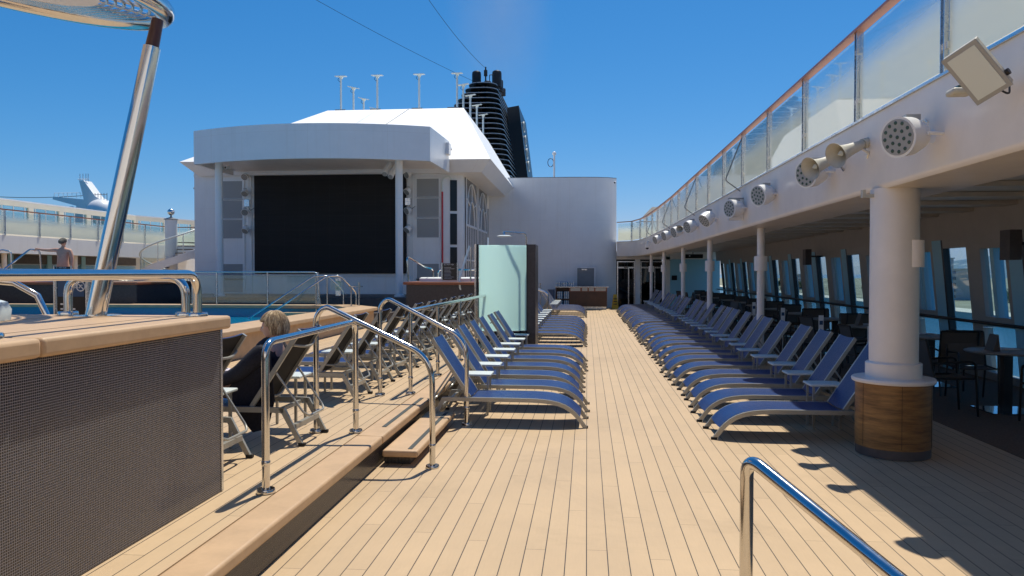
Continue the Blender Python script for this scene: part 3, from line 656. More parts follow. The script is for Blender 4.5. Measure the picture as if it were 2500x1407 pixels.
# canopy
n = 28; xs = [-13.09 + (13.09 - 5.065) * k / n for k in range(n + 1)]
def bulge(k): q = k / n; return 4 * q * (1 - q)
vs = []
for k, x in enumerate(xs):
    y = 24.25 - .95 * bulge(k); vs += [(x, y, 5.27), (x, y, 6.38)]
fr = [(2 * k, 2 * k + 2, 2 * k + 3, 2 * k + 1) for k in range(n)]
base = len(vs); vs2 = [(x, 24.25 - .95 * bulge(k) + .12, z) for k, x in enumerate(xs) for z in (5.27, 6.38)]
mb = MB(); mb.add(vs + vs2, fr + [tuple(base + i for i in f[::-1]) for f in fr] + [(2 * k + 1, 2 * k + 3, base + 2 * k + 3, base + 2 * k + 1) for k in range(n)] + [(2 * k, base + 2 * k, base + 2 * k + 2, 2 * k + 2) for k in range(n)], 'white')
mb.prism([(-5.065, 24.252, 5.27), (-4.95, 27.09, 5.27), (-4.95, 27.09, 6.38), (-5.065, 24.252, 6.38)], (-.12, 0, 0), 'white')
mb.prism([(-13.09, 24.252, 5.27), (-13.2, 27.09, 5.27), (-13.2, 27.09, 6.38), (-13.09, 24.252, 6.38)], (.12, 0, 0), 'white')
mb.build('canopy', t)
mb = MB(); top = [(x, 24.25 - .95 * bulge(k) + .10, 5.45) for k, x in enumerate(xs)]
mb.prism(top + [(-5.07, YW, 5.45), (-13.1, YW, 5.45)], (0, 0, .05), 'whitew'); mb.prism([(p[0], p[1], 6.3) for p in top] + [(-5.07, 28.4, 6.3), (-13.1, 28.4, 6.3)], (0, 0, .05), 'white')
mb.build('canopy_soffit', t)
for x in (-12.47, -6.22): MB().lathe((x, 24.75, .85), [(.17, 0), (.17, .06), (.125, .08), (.125, 4.62)], 'white', 24).build('column', t)
mb = MB().box((-5.16, 26.5, 5.85), (-4.86, 26.9, 6.25), 'white'); mb.build('junction_box', t)
fin(t)
# far curved wall athwart
t = thing('athwart_wall', (-9, 36, 0), 'tall smooth white wall closing the pool deck behind the deck house', 'wall')
mb = MB(); ptsR = [(-4.65, 35.62), (-2.5, 35.60), (-.8, 35.62), (.4, 35.75), (1.0, 35.95), (1.38, 36.25), (1.38, 37.5), (-4.65, 37.5)]
mb.prism([(x, y, 0) for x, y in ptsR], (0, 0, 6.1), 'white'); mb.prism([(x, y, 6.1) for x, y in ptsR], (0, 0, .03), 'grey')
ptsL = [(-19.3, 36.1), (-18.9, 35.75), (-18, 35.6), (-14.98, 35.6), (-14.98, 37.5), (-19.3, 37.5)]
mb.prism([(x, y, 0) for x, y in ptsL], (0, 0, 6.1), 'white'); mb.build('wall_panel', t)
MB().box((-.45, 35.50, .004), (.33, 35.57, 1.86), 'grey').build('service_door', t)
f = MB().box((-.52, 35.52, .004), (-.455, 35.60, 1.92), 'white').box((.335, 35.52, .004), (.40, 35.60, 1.92), 'white').box((-.455, 35.52, 1.865), (.335, 35.60, 1.92), 'white'); f.build('door_frame', t)
MB().box((-.25, 35.48, 1.77), (.0, 35.50, 1.82), 'steelb').build('door_closer', t)
fin(t)
def cam_fix(x, y, z, label):
    simple('camera_fitting', label, 'camera', [('bracket', MB().box((x - .02, y - .1, z), (x + .02, y, z + .06), 'white')), ('body', MB().cyl((x - .02, y - .28, z), (x, y - .08, z + .04), .05, 'white')), ('lens', MB().cyl((x - .025, y - .30, z - .002), (x - .02, y - .28, z), .035, 'black'))], (x, y, z))
cam_fix(1.3, 36.0, 5.85, 'white camera at the top right corner of the tall white wall'); cam_fix(-19.2, 35.9, 5.8, 'white camera at the top left corner of the tall white wall')
simple('vent_pole', 'thin white pole with a ball top and small ring on the far wall', 'pole',
       [('pole', MB().cyl((-1.58, 36.6, 6.1), (-1.58, 36.6, 7.3), .045, 'white')), ('ball', MB().sphere((-1.58, 36.6, 7.38), .10, 'white')), ('ring', MB().tube([(-1.75 + .14 * math.cos(a / 8 * math.pi), 36.6, 6.95 + .2 * math.sin(a / 8 * math.pi)) for a in range(16)], .018, 'signblue', 6, closed=True))], (-1.58, 36.6, 6.1))

# screen side lights
def rlight_parts(t, c, d, r=.13, L=.15, dots=True, yoke=None):
    """round LED lamp: can, face, lens dots, yoke; d = facing direction"""
    c = V(*c); d = V(*d).normalized(); u = d.orthogonal().normalized(); w_ = d.cross(u)
    MB().tube([c - d * L, c - d * L * .96, c - d * L * .5, c, c + d * .012], [r * .55, r * .72, r * .96, r, r * 1.03], 'white', 24).build('can', t)
    MB().tube([c + d * .012, c + d * .016], r * .9, 'lampface', 24).build('face', t)
    mb = MB()
    for rr, k in ((0, 1), (.38, 6), (.72, 12)):
        for j in range(k):
            a = 2 * math.pi * j / k + rr; p = c + d * .016 + (u * math.cos(a) + w_ * math.sin(a)) * r * rr
            mb.tube([p, p + d * .006], [r * .10, r * .07], 'lens', 8)
    mb.build('lens_dots', t)
    MB().box(tuple(c - d * L * .6 + V(-r * .35, -r * .3, r * .78)), tuple(c - d * L * .6 + V(r * .35, r * .3, r * 1.05)), 'lampface').build('top_plate', t)
    if yoke is not None:
        yk = V(*yoke); s_ = d.cross(V(0, 0, 1)).normalized(); q = c - d * L * .5; mid = q + (yk - q) * .5
        mb = MB()
        for k in (-1, 1): mb.tube([tuple(q + s_ * k * r * 1.06), tuple(q + s_ * k * r * 1.06 + (yk - q).normalized() * r * 1.2), tuple(yk + s_ * k * .03)], .014, 'white', 6)
        mb.tube([tuple(yk), tuple(yk + (yk - q).normalized() * .05)], .05, 'white', 8); mb.tube([tuple(q), tuple(q + s_ * r * 1.12)], .04, 'horn', 10); mb.build('yoke', t)
sl_l = [('topmost', 5.25), ('second highest', 4.62), ('second lowest', 3.92), ('lowest', 3.22)]
for side, x in (('left', -12.84), ('right', -6.62)):
    for k, (nm, z) in enumerate(sl_l):
        t = thing('spotlight', (x, YW, z), '%s round white stage light beside the %s edge of the big screen' % (nm, side), 'light', 'stage lights beside the screen')
        d = (random.uniform(-.2, .5) if side == 'left' else -.8, -1, -.5 if k % 2 == 0 else -1.1)
        rlight_parts(t, (x, YW - .33, z), d, .135, .17, yoke=(x, YW - .03, z + .05)); fin(t)
    t = thing('control_box', (x, YW, 4.2), 'small grey electrical box between the stage lights, %s of the screen' % side, 'box')
    MB().box((x - .1, YW - .16, 4.16), (x + .1, YW - .01, 4.42), 'steelb').build('box_body', t); MB().tube(rounded([(x + .05, YW - .1, 4.16), (x + .12, YW - .12, 4.0), (x + .25, YW - .04, 4.12)], .05), .008, 'cable', 6).build('cable', t); fin(t)
    t = thing('conduit', (x, YW, 3.1), 'white conduit strip carrying the stage lights %s of the screen' % side, 'conduit'); MB().box((x - .07, YW - .025, 3.0), (x + .07, YW - .001, 5.3), 'white').build('strip', t); MB().box((x - .02, YW - .04, 3.1), (x + .02, YW - .026, 5.2), 'white').build('cover', t); fin(t)
cam_fix(-12.15, 24.9, 5.2, 'white camera under the left end of the curved canopy')
for i, (x, z) in enumerate(((-6.75, 5.15), (-6.55, 5.05))):
    simple('projector_lamp', ['white can light under the right end of the canopy, left of a pair', 'white can light under the right end of the canopy, right of a pair'][i], 'light',
           [('can', MB().cyl((x, 25.6, z + .25), (x - .08, 25.2, z - .15), .08, 'white', r2=.10)), ('face', MB().cyl((x - .08, 25.2, z - .15), (x - .084, 25.18, z - .17), .08, 'lampface')), ('bracket', MB().box((x - .02, 25.55, z + .25), (x + .02, 25.6, 5.44), 'white'))], (x, 25.5, 5.4))
# fire pipe
simple('fire_pipe', 'thin red and white vertical pipe at the right corner of the deck house', 'pipe',
       [('red_pipe', MB().cyl((-5.34, YW - .06, .9), (-5.34, YW - .06, 4.65), .035, 'red')), ('white_pipe', MB().tube(rounded([(-5.34, YW - .06, 4.66), (-5.34, YW - .06, 5.1), (-5.1, YW - .03, 5.25), (-5.0, YW - .0, 5.1)], .1), .03, 'whitep', 8))], (-5.34, YW, .85))

# dishes on poles over the roof
def dish(x, y, z, zb, i, label, tiltx=0):
    t = thing('antenna_panel', (x, y, zb), label, 'antenna', 'flat antenna panels on poles')
    rot = Matrix.Rotation(R(8), 3, 'X') @ Matrix.Rotation(R(tiltx), 3, 'Y')
    MB().box((x - .26, y - .17, z), (x + .26, y + .17, z + .035), 'whitep', rot=rot).build('panel', t)
    MB().prism([(x - .11, y - .08, z - .005), (x + .11, y - .08, z - .005), (x + .05, y - .05, z - .10), (x - .05, y - .05, z - .10)], (0, .14, 0), 'whitep').build('mount', t)
    MB().tube([(x, y, zb), (x, y, z - .08)], .05, 'whitep', 10).build('pole', t)
    MB().tube(rounded([(x - .05, y - .06, z - .05), (x - .14, y - .08, z - .18), (x - .03, y - .05, z - .26)], .06), .010, 'cable', 6).build('cable', t); fin(t)
dl = ['leftmost', 'second from left', 'third from left', 'rightmost']
for i, x in enumerate((-11.93, -10.12, -8.06, -6.21)): dish(x, 36.05, 11.18, 9.3, i, 'white flat antenna on a pole on the roof ridge front, %s of four' % dl[i])
for i, (x, y) in enumerate(((-11.6, 37.0), (-11.8, 39.4), (-11.9, 41.8))): dish(x, y, 10.86, 9.3, i, 'white flat antenna at left of the roof, %s of the low left row' % ['nearest', 'middle', 'farthest'][i], 12)
for i, (x, y) in enumerate(((-5.95, 36.3), (-5.95, 38.5), (-5.95, 40.8), (-5.95, 43.3))): dish(x, y, 10.7, 9.2, i, 'white flat antenna in front of the black funnel, %s of the right row' % ['nearest', 'second', 'third', 'farthest'][i], -8)

# funnel
M['fin'] = mat('black_funnel_fin', (.010, .010, .012), .35, spec=.3); M['finedge'] = mat('pale_fin_edge', (.45, .50, .55), .3)
t = thing('funnel', (-8, 64, 5), 'black ship funnel of stacked curved fins with exhaust pipes on top', 'funnel')
def ringpts(z, dz=0, off=0, taper=True):
    q = (16.2 - z) / (16.2 - 6)
    xl = max(-13.0, -9.15 - .70 * (16.2 - z)) - off; xr = -6.95 + .17 * (16.2 - z) + off; y0 = 57.6 - 1.6 * q - off; y1 = 72 + off; rc = 1.0
    pts = []
    for cx, cy, a0 in ((xr - rc, y0 + rc, -90), (xr - rc, y1 - rc, 0), (xl + rc, y1 - rc, 90), (xl + rc, y0 + rc, 180)):
        for k in range(9): a = R(a0 + k * 90 / 8); pts.append((cx + rc * math.cos(a), cy + rc * math.sin(a), z))
    return pts
mb = MB(); body = [ringpts(z, off=-.45) for z in (5, 10.5, 16.1)]; n = len(body[0])
mb.add([p for r_ in body for p in r_], [(i * n + k, i * n + (k + 1) % n, (i + 1) * n + (k + 1) % n, (i + 1) * n + k) for i in range(2) for k in range(n)] + [tuple(2 * n + k for k in range(n))], 'black'); mb.build('casing', t)
z = 16.2; i = 0
while z > 7.6:
    r_ = ringpts(z); mb = MB(); mb.prism(r_, (0, 0, -.10), 'fin'); f = mb.build('fin', t)
    r2 = ringpts(z, off=.012); r3 = [(p[0], p[1], p[2] - .045) for p in r2]
    MB().add([(p[0], p[1], p[2] + .002) for p in r2] + r3, [(k, (k + 1) % n, n + (k + 1) % n, n + k) for k in range(n)], 'finedge').build('fin_edge', f)
    z -= .40
MB().prism([(-6.6, 62.6, 15.3), (-5.65, 62.8, 15.5), (-4.85, 63, 9.0), (-6.2, 62.6, 9.0)], (0, 7.5, 0), 'fin').build('side_wing', t)
mb = MB()
for zz in (14.2, 13.0, 11.9, 10.8): 
    xx = -5.65 + .8 * (15.7 - zz) / 6.7 + .03
    mb.tube([(xx, 65.5 + .6 * math.cos(a / 10 * math.pi), zz + .45 * math.sin(a / 10 * math.pi)) for a in range(20)], .06, 'whitep', 6, closed=True)
mb.build('side_emblem', t)
for x, y, h, r_ in ((-8.62, 59.0, 1.25, .36), (-7.05, 59.2, 1.3, .38), (-8.1, 61.5, 1.1, .32), (-7.0, 60.6, .95, .3), (-6.95, 62.0, .6, .3), (-7.9, 60.4, .8, .28)):
    MB().lathe((x, y, 16.15), [(r_, 0), (r_, h * .8), (r_ * .92, h * .93), (r_ * .6, h), (0, h)], 'fin', 20).build('exhaust_pipe', t)
MB().tube([(-7.85, 58.6, 16.15), (-7.85, 58.6, 17.6)], .06, 'black', 8).tube([(-7.85, 58.6, 16.9), (-7.85, 58.6, 17.35)], .14, 'black', 8).build('mast', t)
mb = MB()
for x in (-7.5, -7.2): mb.tube([(x, 58.3, 16.15), (x, 58.3, 16.9)], .03, 'black', 6)
mb.tube([(-7.5, 58.3, 16.9), (-7.2, 58.3, 16.9)], .03, 'black', 6); mb.build('guard_rail', t); fin(t)

# wires
for a, b_, l in (((-21.5, 20, 17.9), (-7.3, 59, 15.9), 'thin black stay wire crossing the sky to the left of the funnel'), ((-9.3, 30, 17.3), (-7.85, 58.6, 17.5), 'thin black stay wire coming down to the funnel top mast')):
    a = V(*a); b_ = V(*b_); P = [tuple(a.lerp(b_, k / 20) - V(0, 0, .7 * 4 * (k / 20) * (1 - k / 20))) for k in range(21)]
    tag(MB().tube(P, .013, 'cable', 6).build('stay_wire'), l, 'wire')

# ================================================================= HOT TUBS FAR
def far_tub(x0, x1, y0, y1, label, tlabel):
    t = thing('hot_tub_surround', ((x0 + x1) / 2, y0, .25), label, 'tub surround')
    MB().box((x0 + .08, y0 + .08, .25), (x1 - .08, y1 - .08, DZ - .085), 'stone').build('stone_wall', t)
    MB().box((x0, y0, DZ - .08), (x1, y1, DZ), 'tanb').build('cap', t, bevel=.015); fin(t)
    t = thing('whirlpool_tub', ((x0 + x1) / 2, y0 + .5, DZ), tlabel, 'hot tub')
    MB().lathe(((x0 + x1) / 2, (y0 + y1) / 2 + .2, DZ), [(min(x1 - x0, 2.8) * .44, 0), (min(x1 - x0, 2.8) * .44, .10), (min(x1 - x0, 2.8) * .41, .13), (min(x1 - x0, 2.8) * .36, .12), (min(x1 - x0, 2.8) * .34, .02)], 'towelw', 40).build('rim', t)
    MB().lathe(((x0 + x1) / 2, (y0 + y1) / 2 + .2, DZ), [(0, .0), (min(x1 - x0, 2.8) * .34, .0), (min(x1 - x0, 2.8) * .34, .05), (0, .055)], 'poolw', 30).build('water', t); fin(t)
far_tub(-5.42, -3.15, 22.0, 25.0, 'dark stone hot tub surround at the right of the screen stage', 'white round whirlpool tub to the right of the screen stage')
far_tub(-19.5, -13.1, 21.0, 24.6, 'dark stone hot tub surround left of the pool, under the bare chested man', 'white round whirlpool tub at the left behind the pool')
for x0, x1, y, l in ((-3.05, -2.55, 22.3, 'lowest'), (-3.3, -2.6, 22.9, 'middle'), (-3.3, -2.6, 23.5, 'highest')):
    z = {'lowest': .55, 'middle': .85, 'highest': 1.15}[l]
    simple('tub_step', '%s of the brown treads going up to the hot tub at the right' % l, 'step', [('tread', MB().box((x0, y, z - .05), (x1, y + .4, z), 'tanb')), ('riser', MB().box((x0 + .02, y + .03, .25), (x1 - .02, y + .37, z - .052), 'stone'))], ((x0 + x1) / 2, y, .25))
simple('handrail', 'bright sloping polished rail in front of the arched windows', 'handrail',
       [('rail_tube', MB().tube(rounded([(-3.56, 22.2, 1.12), (-3.72, 22.1, 1.15), (-3.75, 22.1, 1.45), (-3.52, 22.6, 2.45)], .06), .036, 'whitep', 10)), ('post', MB().cyl((-3.50, 22.66, 1.36), (-3.50, 22.66, 2.44), .025, 'steel'))], (-3.7, 22.2, 1.1))
simple('handrail', 'low polished rails round the hot tub at the right of the screen', 'handrail',
       [('rail_tube', MB().tube(rounded([(-4.9, 24.7, DZ), (-4.9, 24.7, 1.75), (-3.2, 24.7, 1.75)], .15), .028, 'steel', 8)), ('rail_tube', MB().tube(rounded([(-5.3, 22.2, DZ), (-5.35, 22.2, 2.15), (-4.95, 23.0, 1.82), (-4.75, 23.2, 1.78), (-4.75, 23.2, DZ)], .15), .025, 'steel', 8)),
        ('post', MB().cyl((-3.3, 24.7, DZ), (-3.3, 24.7, 1.76), .025, 'steel'))], (-4.5, 23.5, DZ))
def sign(x, y, z0, z1, wd, label, header, hb, rules, blue, posts=True, tail=''):
    t = thing('rules_sign', (x, y, z0), label, 'sign'); h = z1 - z0
    bd = MB().box((x - wd / 2, y, z0 + h * .02), (x + wd / 2, y + .02, z1), 'signblk').build('board', t)
    if blue: MB().box((x - wd / 2 + .001, y - .004, z1 - h * .17), (x + wd / 2 - .001, y - .0005, z1 - .001), 'signblue').build('header', t)
    text_mesh('header_text', header, hb, (x + wd * (.06 if blue else .02), y - .006, z1 - h * .075), (R(90), 0, 0), t, 'signw')
    mb = MB(); cx = x - wd * .36 if not blue else x + wd * .37; cz = z1 - h * .075; rr = h * .042
    mb.tube([(cx + rr * math.cos(a / 10 * math.pi), y - .006, cz + rr * math.sin(a / 10 * math.pi)) for a in range(20)], rr * .12, 'signw', 4, closed=True)
    mb.tube([(cx - rr * .6, y - .006, cz + rr * .6), (cx + rr * .6, y - .006, cz - rr * .6)], rr * .12, 'signw', 4); mb.tube([(cx - rr * .3, y - .006, cz - rr * .4), (cx, y - .006, cz + rr * .2), (cx + rr * .4, y - .006, cz + rr * .3)], rr * .12, 'signw', 4)
    mb.build('no_entry_symbol', t)
    mb = MB(); random.seed(len(label))
    for k in range(rules):
        zz = z1 - h * (.24 + .72 * k / rules); L = wd * random.uniform(.35, .75); mb.box((x - wd * .40, y - .002, zz - h * .007), (x - wd * .40 + L, y - .0005, zz + h * .007), 'signw')
    mb.build('rule_lines', t)
    if posts:
        for s_ in (-1, 1): MB().cyl((x + s_ * (wd / 2 + .025), y + .01, z0 - (0 if z0 > 1.3 else 1.0)), (x + s_ * (wd / 2 + .025), y + .01, z1 + .02), .022 if wd < .4 else .028, 'steelb', 14).build('post', t)
    return fin(t)
sign(-4.07, 22.3, 1.42, 1.93, .42, 'black hot tub rules sign with small white lettering beside the right hot tub', 'HOT TUB', .05, 9, False)
sign(-4.66, 6.45, .62, 1.60, .26, 'tall black rules sign with a navy header reading POOL between steel posts', 'POOL', .052, 16, True)
sign(-15.55, 21.15, 1.42, 1.83, .50, 'black hot tub rules sign standing in front of the bare chested man', 'HOT TUB', .055, 6, False)

# ================================================================= SHOWER
t = thing('shower_screen', (-1.6, 15.3, 0), 'curved frosted green glass shower screen with a dark stone wall', 'shower')
mb = MB(); n = 20; vs = []
for k in range(n + 1):
    q = k / n; x = -2.15 + .98 * q; y = 15.1 - .28 * math.sin(math.pi * (.25 + .75 * q)) + .12
    vs += [(x, y, .49), (x, y, 2.2), (x, y + .014, .49), (x, y + .014, 2.2)]
mb.add(vs, [f for k in range(n) for f in ((4 * k, 4 * k + 4, 4 * k + 5, 4 * k + 1), (4 * k + 2, 4 * k + 3, 4 * k + 7, 4 * k + 6), (4 * k + 1, 4 * k + 5, 4 * k + 7, 4 * k + 3), (4 * k, 4 * k + 2, 4 * k + 6, 4 * k + 4))] + [(0, 1, 3, 2), (4 * n, 4 * n + 2, 4 * n + 3, 4 * n + 1)], 'g_shower'); mb.build('glass_panel', t)
mb = MB()
for k in range(n): x0, y0 = vs[4 * k][:2]; x1, y1 = vs[4 * k + 4][:2]; mb.prism([(x0, y0 - .02, .40), (x1, y1 - .02, .40), (x1, y1 + .05, .40), (x0, y0 + .05, .40)], (0, 0, .085), 'steelb')
mb.build('sill', t)
mb = MB().box((-2.235, 14.98, .0), (-2.205, 15.04, 2.22), 'steelb').box((-2.195, 14.98, .0), (-2.16, 15.04, 2.22), 'gasket'); mb.build('end_post', t)
MB().box((-1.155, 14.7, .004), (-.995, 15.5, 2.2), 'stone').build('stone_wall', t); MB().box((-1.172, 14.69, .4), (-1.157, 14.75, 2.21), 'gasket').build('edge_profile', t)
MB().box((-2.2, 14.9, .004), (-1.157, 15.8, .39), 'stone').build('base', t)
MB().tube(rounded([(-1.24, 15.5, .4), (-1.24, 15.5, 2.46), (-1.66, 15.0, 2.46)], .10), .016, 'steel', 12).build('shower_arm', t)
MB().lathe((-1.63, 14.9, 2.36), [(0, .02), (.10, .03), (.15, .012), (.15, 0), (0, 0)], 'whitep', 30).cyl((-1.63, 14.95, 2.38), (-1.65, 15.0, 2.46), .014, 'steel').build('shower_head', t)
fin(t)
# ================================================================= UPPER DECK STARBOARD
FB, FT, FX = 2.40, 3.09, 2.60
t = thing('upper_deck_edge', (3, 16, FB), 'white painted fascia and soffit of the covered promenade carrying lamps and horns', 'deck overhang')
# fascia path (plan): runs along the ship, bends athwart at the far end
fp = [(FX, -6), (FX, 10), (FX, 20), (2.57, 26), (2.48, 31), (2.30, 34.2), (2.05, 35.3), (1.7, 35.75), (1.385, 35.9)]
mb = MB(); n = len(fp); prof = [(0.0, FT), (0.0, FB + .045), (.012, FB + .018), (.045, FB)]
vs = []
for i, (x, y) in enumerate(fp):
    a = V(*fp[max(0, i - 1)]); b_ = V(*fp[min(n - 1, i + 1)]); d = (b_ - a).normalized(); nr = V(d.y, -d.x)
    for o_, z in prof: vs.append((x + nr.x * o_, y + nr.y * o_, z))
m_ = len(prof)
mb.add(vs, [(i * m_ + k, i * m_ + k + 1, (i + 1) * m_ + k + 1, (i + 1) * m_ + k) for i in range(n - 1) for k in range(m_ - 1)], 'whitew', True)
mb.build('fascia', t)
inner = [(x + .044, y, FB) for x, y in fp[:5]] + [(fp[5][0] + .04, fp[5][1] - .0, FB), (2.09, 35.36, FB), (1.72, 35.80, FB), (1.40, 35.94, FB)]
MB().prism(inner + [(1.40, 36.3, FB), (3.3, 36.3, FB), (3.3, -6, FB)], (0, 0, .02), 'soffit').build('soffit', t)
MB().box((3.30, -6, FB), (3.32, 36.3, 2.66), 'soffit').build('drop_panel', t)
MB().prism([(x + .02, y, FT - .03) for x, y in fp] + [(1.40, 38, FT - .03), (6.6, 38, FT - .03), (6.6, -6, FT - .03)], (0, 0, .03), 'whitew').build('upper_floor', t)
MB().prism([(x - .02, y, FT + .001) for x, y in fp[:-1]] + [(1.37, 35.86, FT + .001)] + [(x + .05, y + .05, FT + .001) for x, y in fp[::-1]], (0, 0, .02), 'steelb').build('edge_strip', t)
fin(t)
t = thing('covered_ceiling', (4.6, 15, 2.64), 'dim beige panelled ceiling of the covered dining promenade', 'ceiling')
MB().box((3.32, -6, 2.66), (6.3, 36.3, 2.70), 'ceil').build('panel', t)
mb = MB()
y = -5.5
while y < 36: mb.box((3.33, y, 2.60), (6.0, y + .42, 2.655), 'ceil'); mb.box((3.33, y + .55, 2.63), (6.0, y + .62, 2.655), 'gasket'); y += 1.19
mb.build('ceiling_beam', t)
mb = MB(); y = -5.5
while y < 36: mb.box((3.9, y + .60, 2.648), (4.5, y + .70, 2.658), 'steelb'); y += 2.38
mb.build('light_fitting', t); fin(t)
# glass balustrade
t = thing('glass_balustrade', (FX, 16, FT), 'long frosted glass balustrade with a red brown handrail on the upper deck edge', 'glass fence')
px = [(FX + .03, y) for y in [-3.2 + 1.82 * k for k in range(16)]] + [(2.60, 25.9), (2.56, 28.0), (2.52, 29.9), (2.46, 31.8), (2.33, 33.7), (2.05, 35.25), (1.42, 35.88)]
hr = [(x, y, 3.99) for x, y in px]
mb = MB(); vs = []
for i, (x, y, z) in enumerate(hr):
    a = V(*hr[max(0, i - 1)][:2]); b_ = V(*hr[min(len(hr) - 1, i + 1)][:2]); d = (b_ - a).normalized(); nr = V(d.y, -d.x) * .048
    vs += [(x - nr.x, y - nr.y, z), (x + nr.x, y + nr.y, z), (x + nr.x * .8, y + nr.y * .8, z + .035), (x - nr.x * .8, y - nr.y * .8, z + .035)]
m_ = len(hr); mb.add(vs, [(i * 4 + k, i * 4 + (k + 1) % 4, (i + 1) * 4 + (k + 1) % 4, (i + 1) * 4 + k) for i in range(m_ - 1) for k in range(4)] + [(0, 1, 2, 3), tuple(4 * m_ - 4 + k for k in (3, 2, 1, 0))], 'tanb')
mb.build('handrail', t)
for i in range(len(px) - 1):
    (x0, y0), (x1, y1) = px[i], px[i + 1]; d = V(x1 - x0, y1 - y0, 0); L = d.length; d.normalize(); nr = V(d.y, -d.x, 0)
    a = V(x0, y0, 0) + d * .045; b_ = V(x1, y1, 0) - d * .045
    MB().prism([tuple(a + V(0, 0, FT + .06)), tuple(b_ + V(0, 0, FT + .06)), tuple(b_ + V(0, 0, 3.93)), tuple(a + V(0, 0, 3.93))], tuple(nr * .012), 'g_rail').build('glass_panel', t)
    mb = MB(); c = V(x0, y0, 0)
    for s_ in (-1, 1):
        mb.prism([tuple(c + d * (s_ * .028) - nr * .03 + V(0, 0, FT)), tuple(c + d * (s_ * .028 + .01) - nr * .03 + V(0, 0, FT)), tuple(c + d * (s_ * .028 + .01) + nr * .035 + V(0, 0, FT)), tuple(c + d * (s_ * .028) + nr * .035 + V(0, 0, FT))], (0, 0, .9), 'steelb')
    for z in (FT + .2, FT + .68): mb.prism([tuple(c - d * .055 - nr * .02 + V(0, 0, z)), tuple(c + d * .055 - nr * .02 + V(0, 0, z)), tuple(c + d * .055 + nr * .02 + V(0, 0, z)), tuple(c - d * .055 + nr * .02 + V(0, 0, z))], (0, 0, .05), 'steel')
    mb.build('post', t)
fin(t)
for i, y in enumerate((13.18, 18.64, 24.1, 29.9)):
    tag(MB().tube(rounded([(2.60, y, 3.92), (2.33, y, 3.22), (2.58, y, 3.03)], .05), .011, 'grey', 6).build('brace_rod'), 'thin bent grey rod bracing the upper balustrade, %s from the camera' % ORD[i], 'rod', 'bent rods on the upper balustrade')
# starboard windscreen on the upper deck, port windscreen
def windscreen(P, label, zt, name='windscreen'):
    t = thing(name, (P[0][0], P[0][1], 3.05), label, 'windscreen')
    for i in range(len(P) - 1):
        a = V(*P[i], 0); b_ = V(*P[i + 1], 0); d = (b_ - a); L = d.length; d.normalize(); nr = V(d.y, -d.x, 0) * .12; k = max(1, int(L / 1.9)); s_ = L / k
        mb = MB()
        def bx(u0, u1, z0, z1): mb.prism([tuple(a + d * u0 + V(0, 0, z0)), tuple(a + d * u1 + V(0, 0, z0)), tuple(a + d * u1 + V(0, 0, z1)), tuple(a + d * u0 + V(0, 0, z1))], tuple(nr), 'cream')
        bx(0, L, 3.06, 3.75); bx(0, L, zt - .28, zt - .06)
        for j in range(k + 1): bx(max(0, j * s_ - .16), min(L, j * s_ + .16), 3.752, zt - .282)
        mb.prism([tuple(a + V(0, 0, zt - .058)), tuple(b_ + V(0, 0, zt - .058)), tuple(b_ + V(0, 0, zt)), tuple(a + V(0, 0, zt))], tuple(nr * 1.6), 'white')
        mb.build('frame', t)
        g_ = MB(); WG = 'g_clear'; g_.prism([tuple(a + nr * .4 + V(0, 0, 3.76)), tuple(b_ + nr * .4 + V(0, 0, 3.76)), tuple(b_ + nr * .4 + V(0, 0, zt - .29)), tuple(a + nr * .4 + V(0, 0, zt - .29))], tuple(nr * .08), WG); g_.build('window', t)
        m2 = MB()
        for j in range(k * 3):
            u = (j + .5) * L / (k * 3); m2.prism([tuple(a + d * u + nr * .3 + V(0, 0, 3.76)), tuple(a + d * (u + .04) + nr * .3 + V(0, 0, 3.76)), tuple(a + d * (u + .04) + nr * .3 + V(0, 0, zt - .29)), tuple(a + d * u + nr * .3 + V(0, 0, zt - .29))], tuple(nr * .3), 'white')
        m2.build('mullion', t)
    return fin(t)
windscreen([(6.35, -6), (6.35, 30), (6.0, 36), (5.2, 40)], 'cream framed windscreen behind the right upper balustrade', 4.8)
windscreen([(-23.2, 46), (-25, 40), (-25, 34), (-24.9, 8)], 'cream framed windscreen behind the left upper deck', 4.85)
MB().box((3.2, 38.01, 3.09), (6.0, 44, 4.9), 'cream').build('upper_cabin'); o = bpy.data.objects['upper_cabin']; tag(o, 'pale cabin wall glimpsed above the far doors behind the balustrade', 'cabin')

# ---------------- columns
t = thing('thick_column', (2.78, 7.2, 0), 'thick white column with a round ledge on a wood clad drum', 'column')
MB().lathe((2.78, 7.2, 0), [(.205, .80), (.205, FB + .01)], 'whitew', 48).build('shaft', t)
MB().lathe((2.78, 7.2, 0), [(.235, .70), (.235, .83), (.225, .84), (.20, .842)], 'whitew', 48).build('collar', t)
MB().lathe((2.78, 7.2, 0), [(.30, .655), (.345, .662), (.352, .68), (.345, .698), (.22, .706)], 'whitew', 48).build('ledge', t)
MB().lathe((2.78, 7.2, 0), [(.318, .085), (.318, .662)], 'wood', 48).build('wood_drum', t)
for k in range(4):
    a = R(200 + k * 62); MB().box((2.78 + .3185 * math.cos(a) - .0012, 7.2 + .3185 * math.sin(a) - .0012, .10), (2.78 + .3185 * math.cos(a) + .0012, 7.2 + .3185 * math.sin(a) + .0012, .655), 'gasket').build('cladding_joint', t)
MB().lathe((2.78, 7.2, 0), [(.312, .004), (.312, .09)], 'dkpanel', 48).build('kick_plate', t)
s_ = MB(); a0 = math.atan2(-7.2 + .2, .55 - 0)
for k in range(1): pass
s_.lathe((2.90, 7.08, 1.70), [(.0, 0), (.085, 0), (.085, .24), (.0, .24)], 'whitew', 20); s_.build('wall_lamp', t)
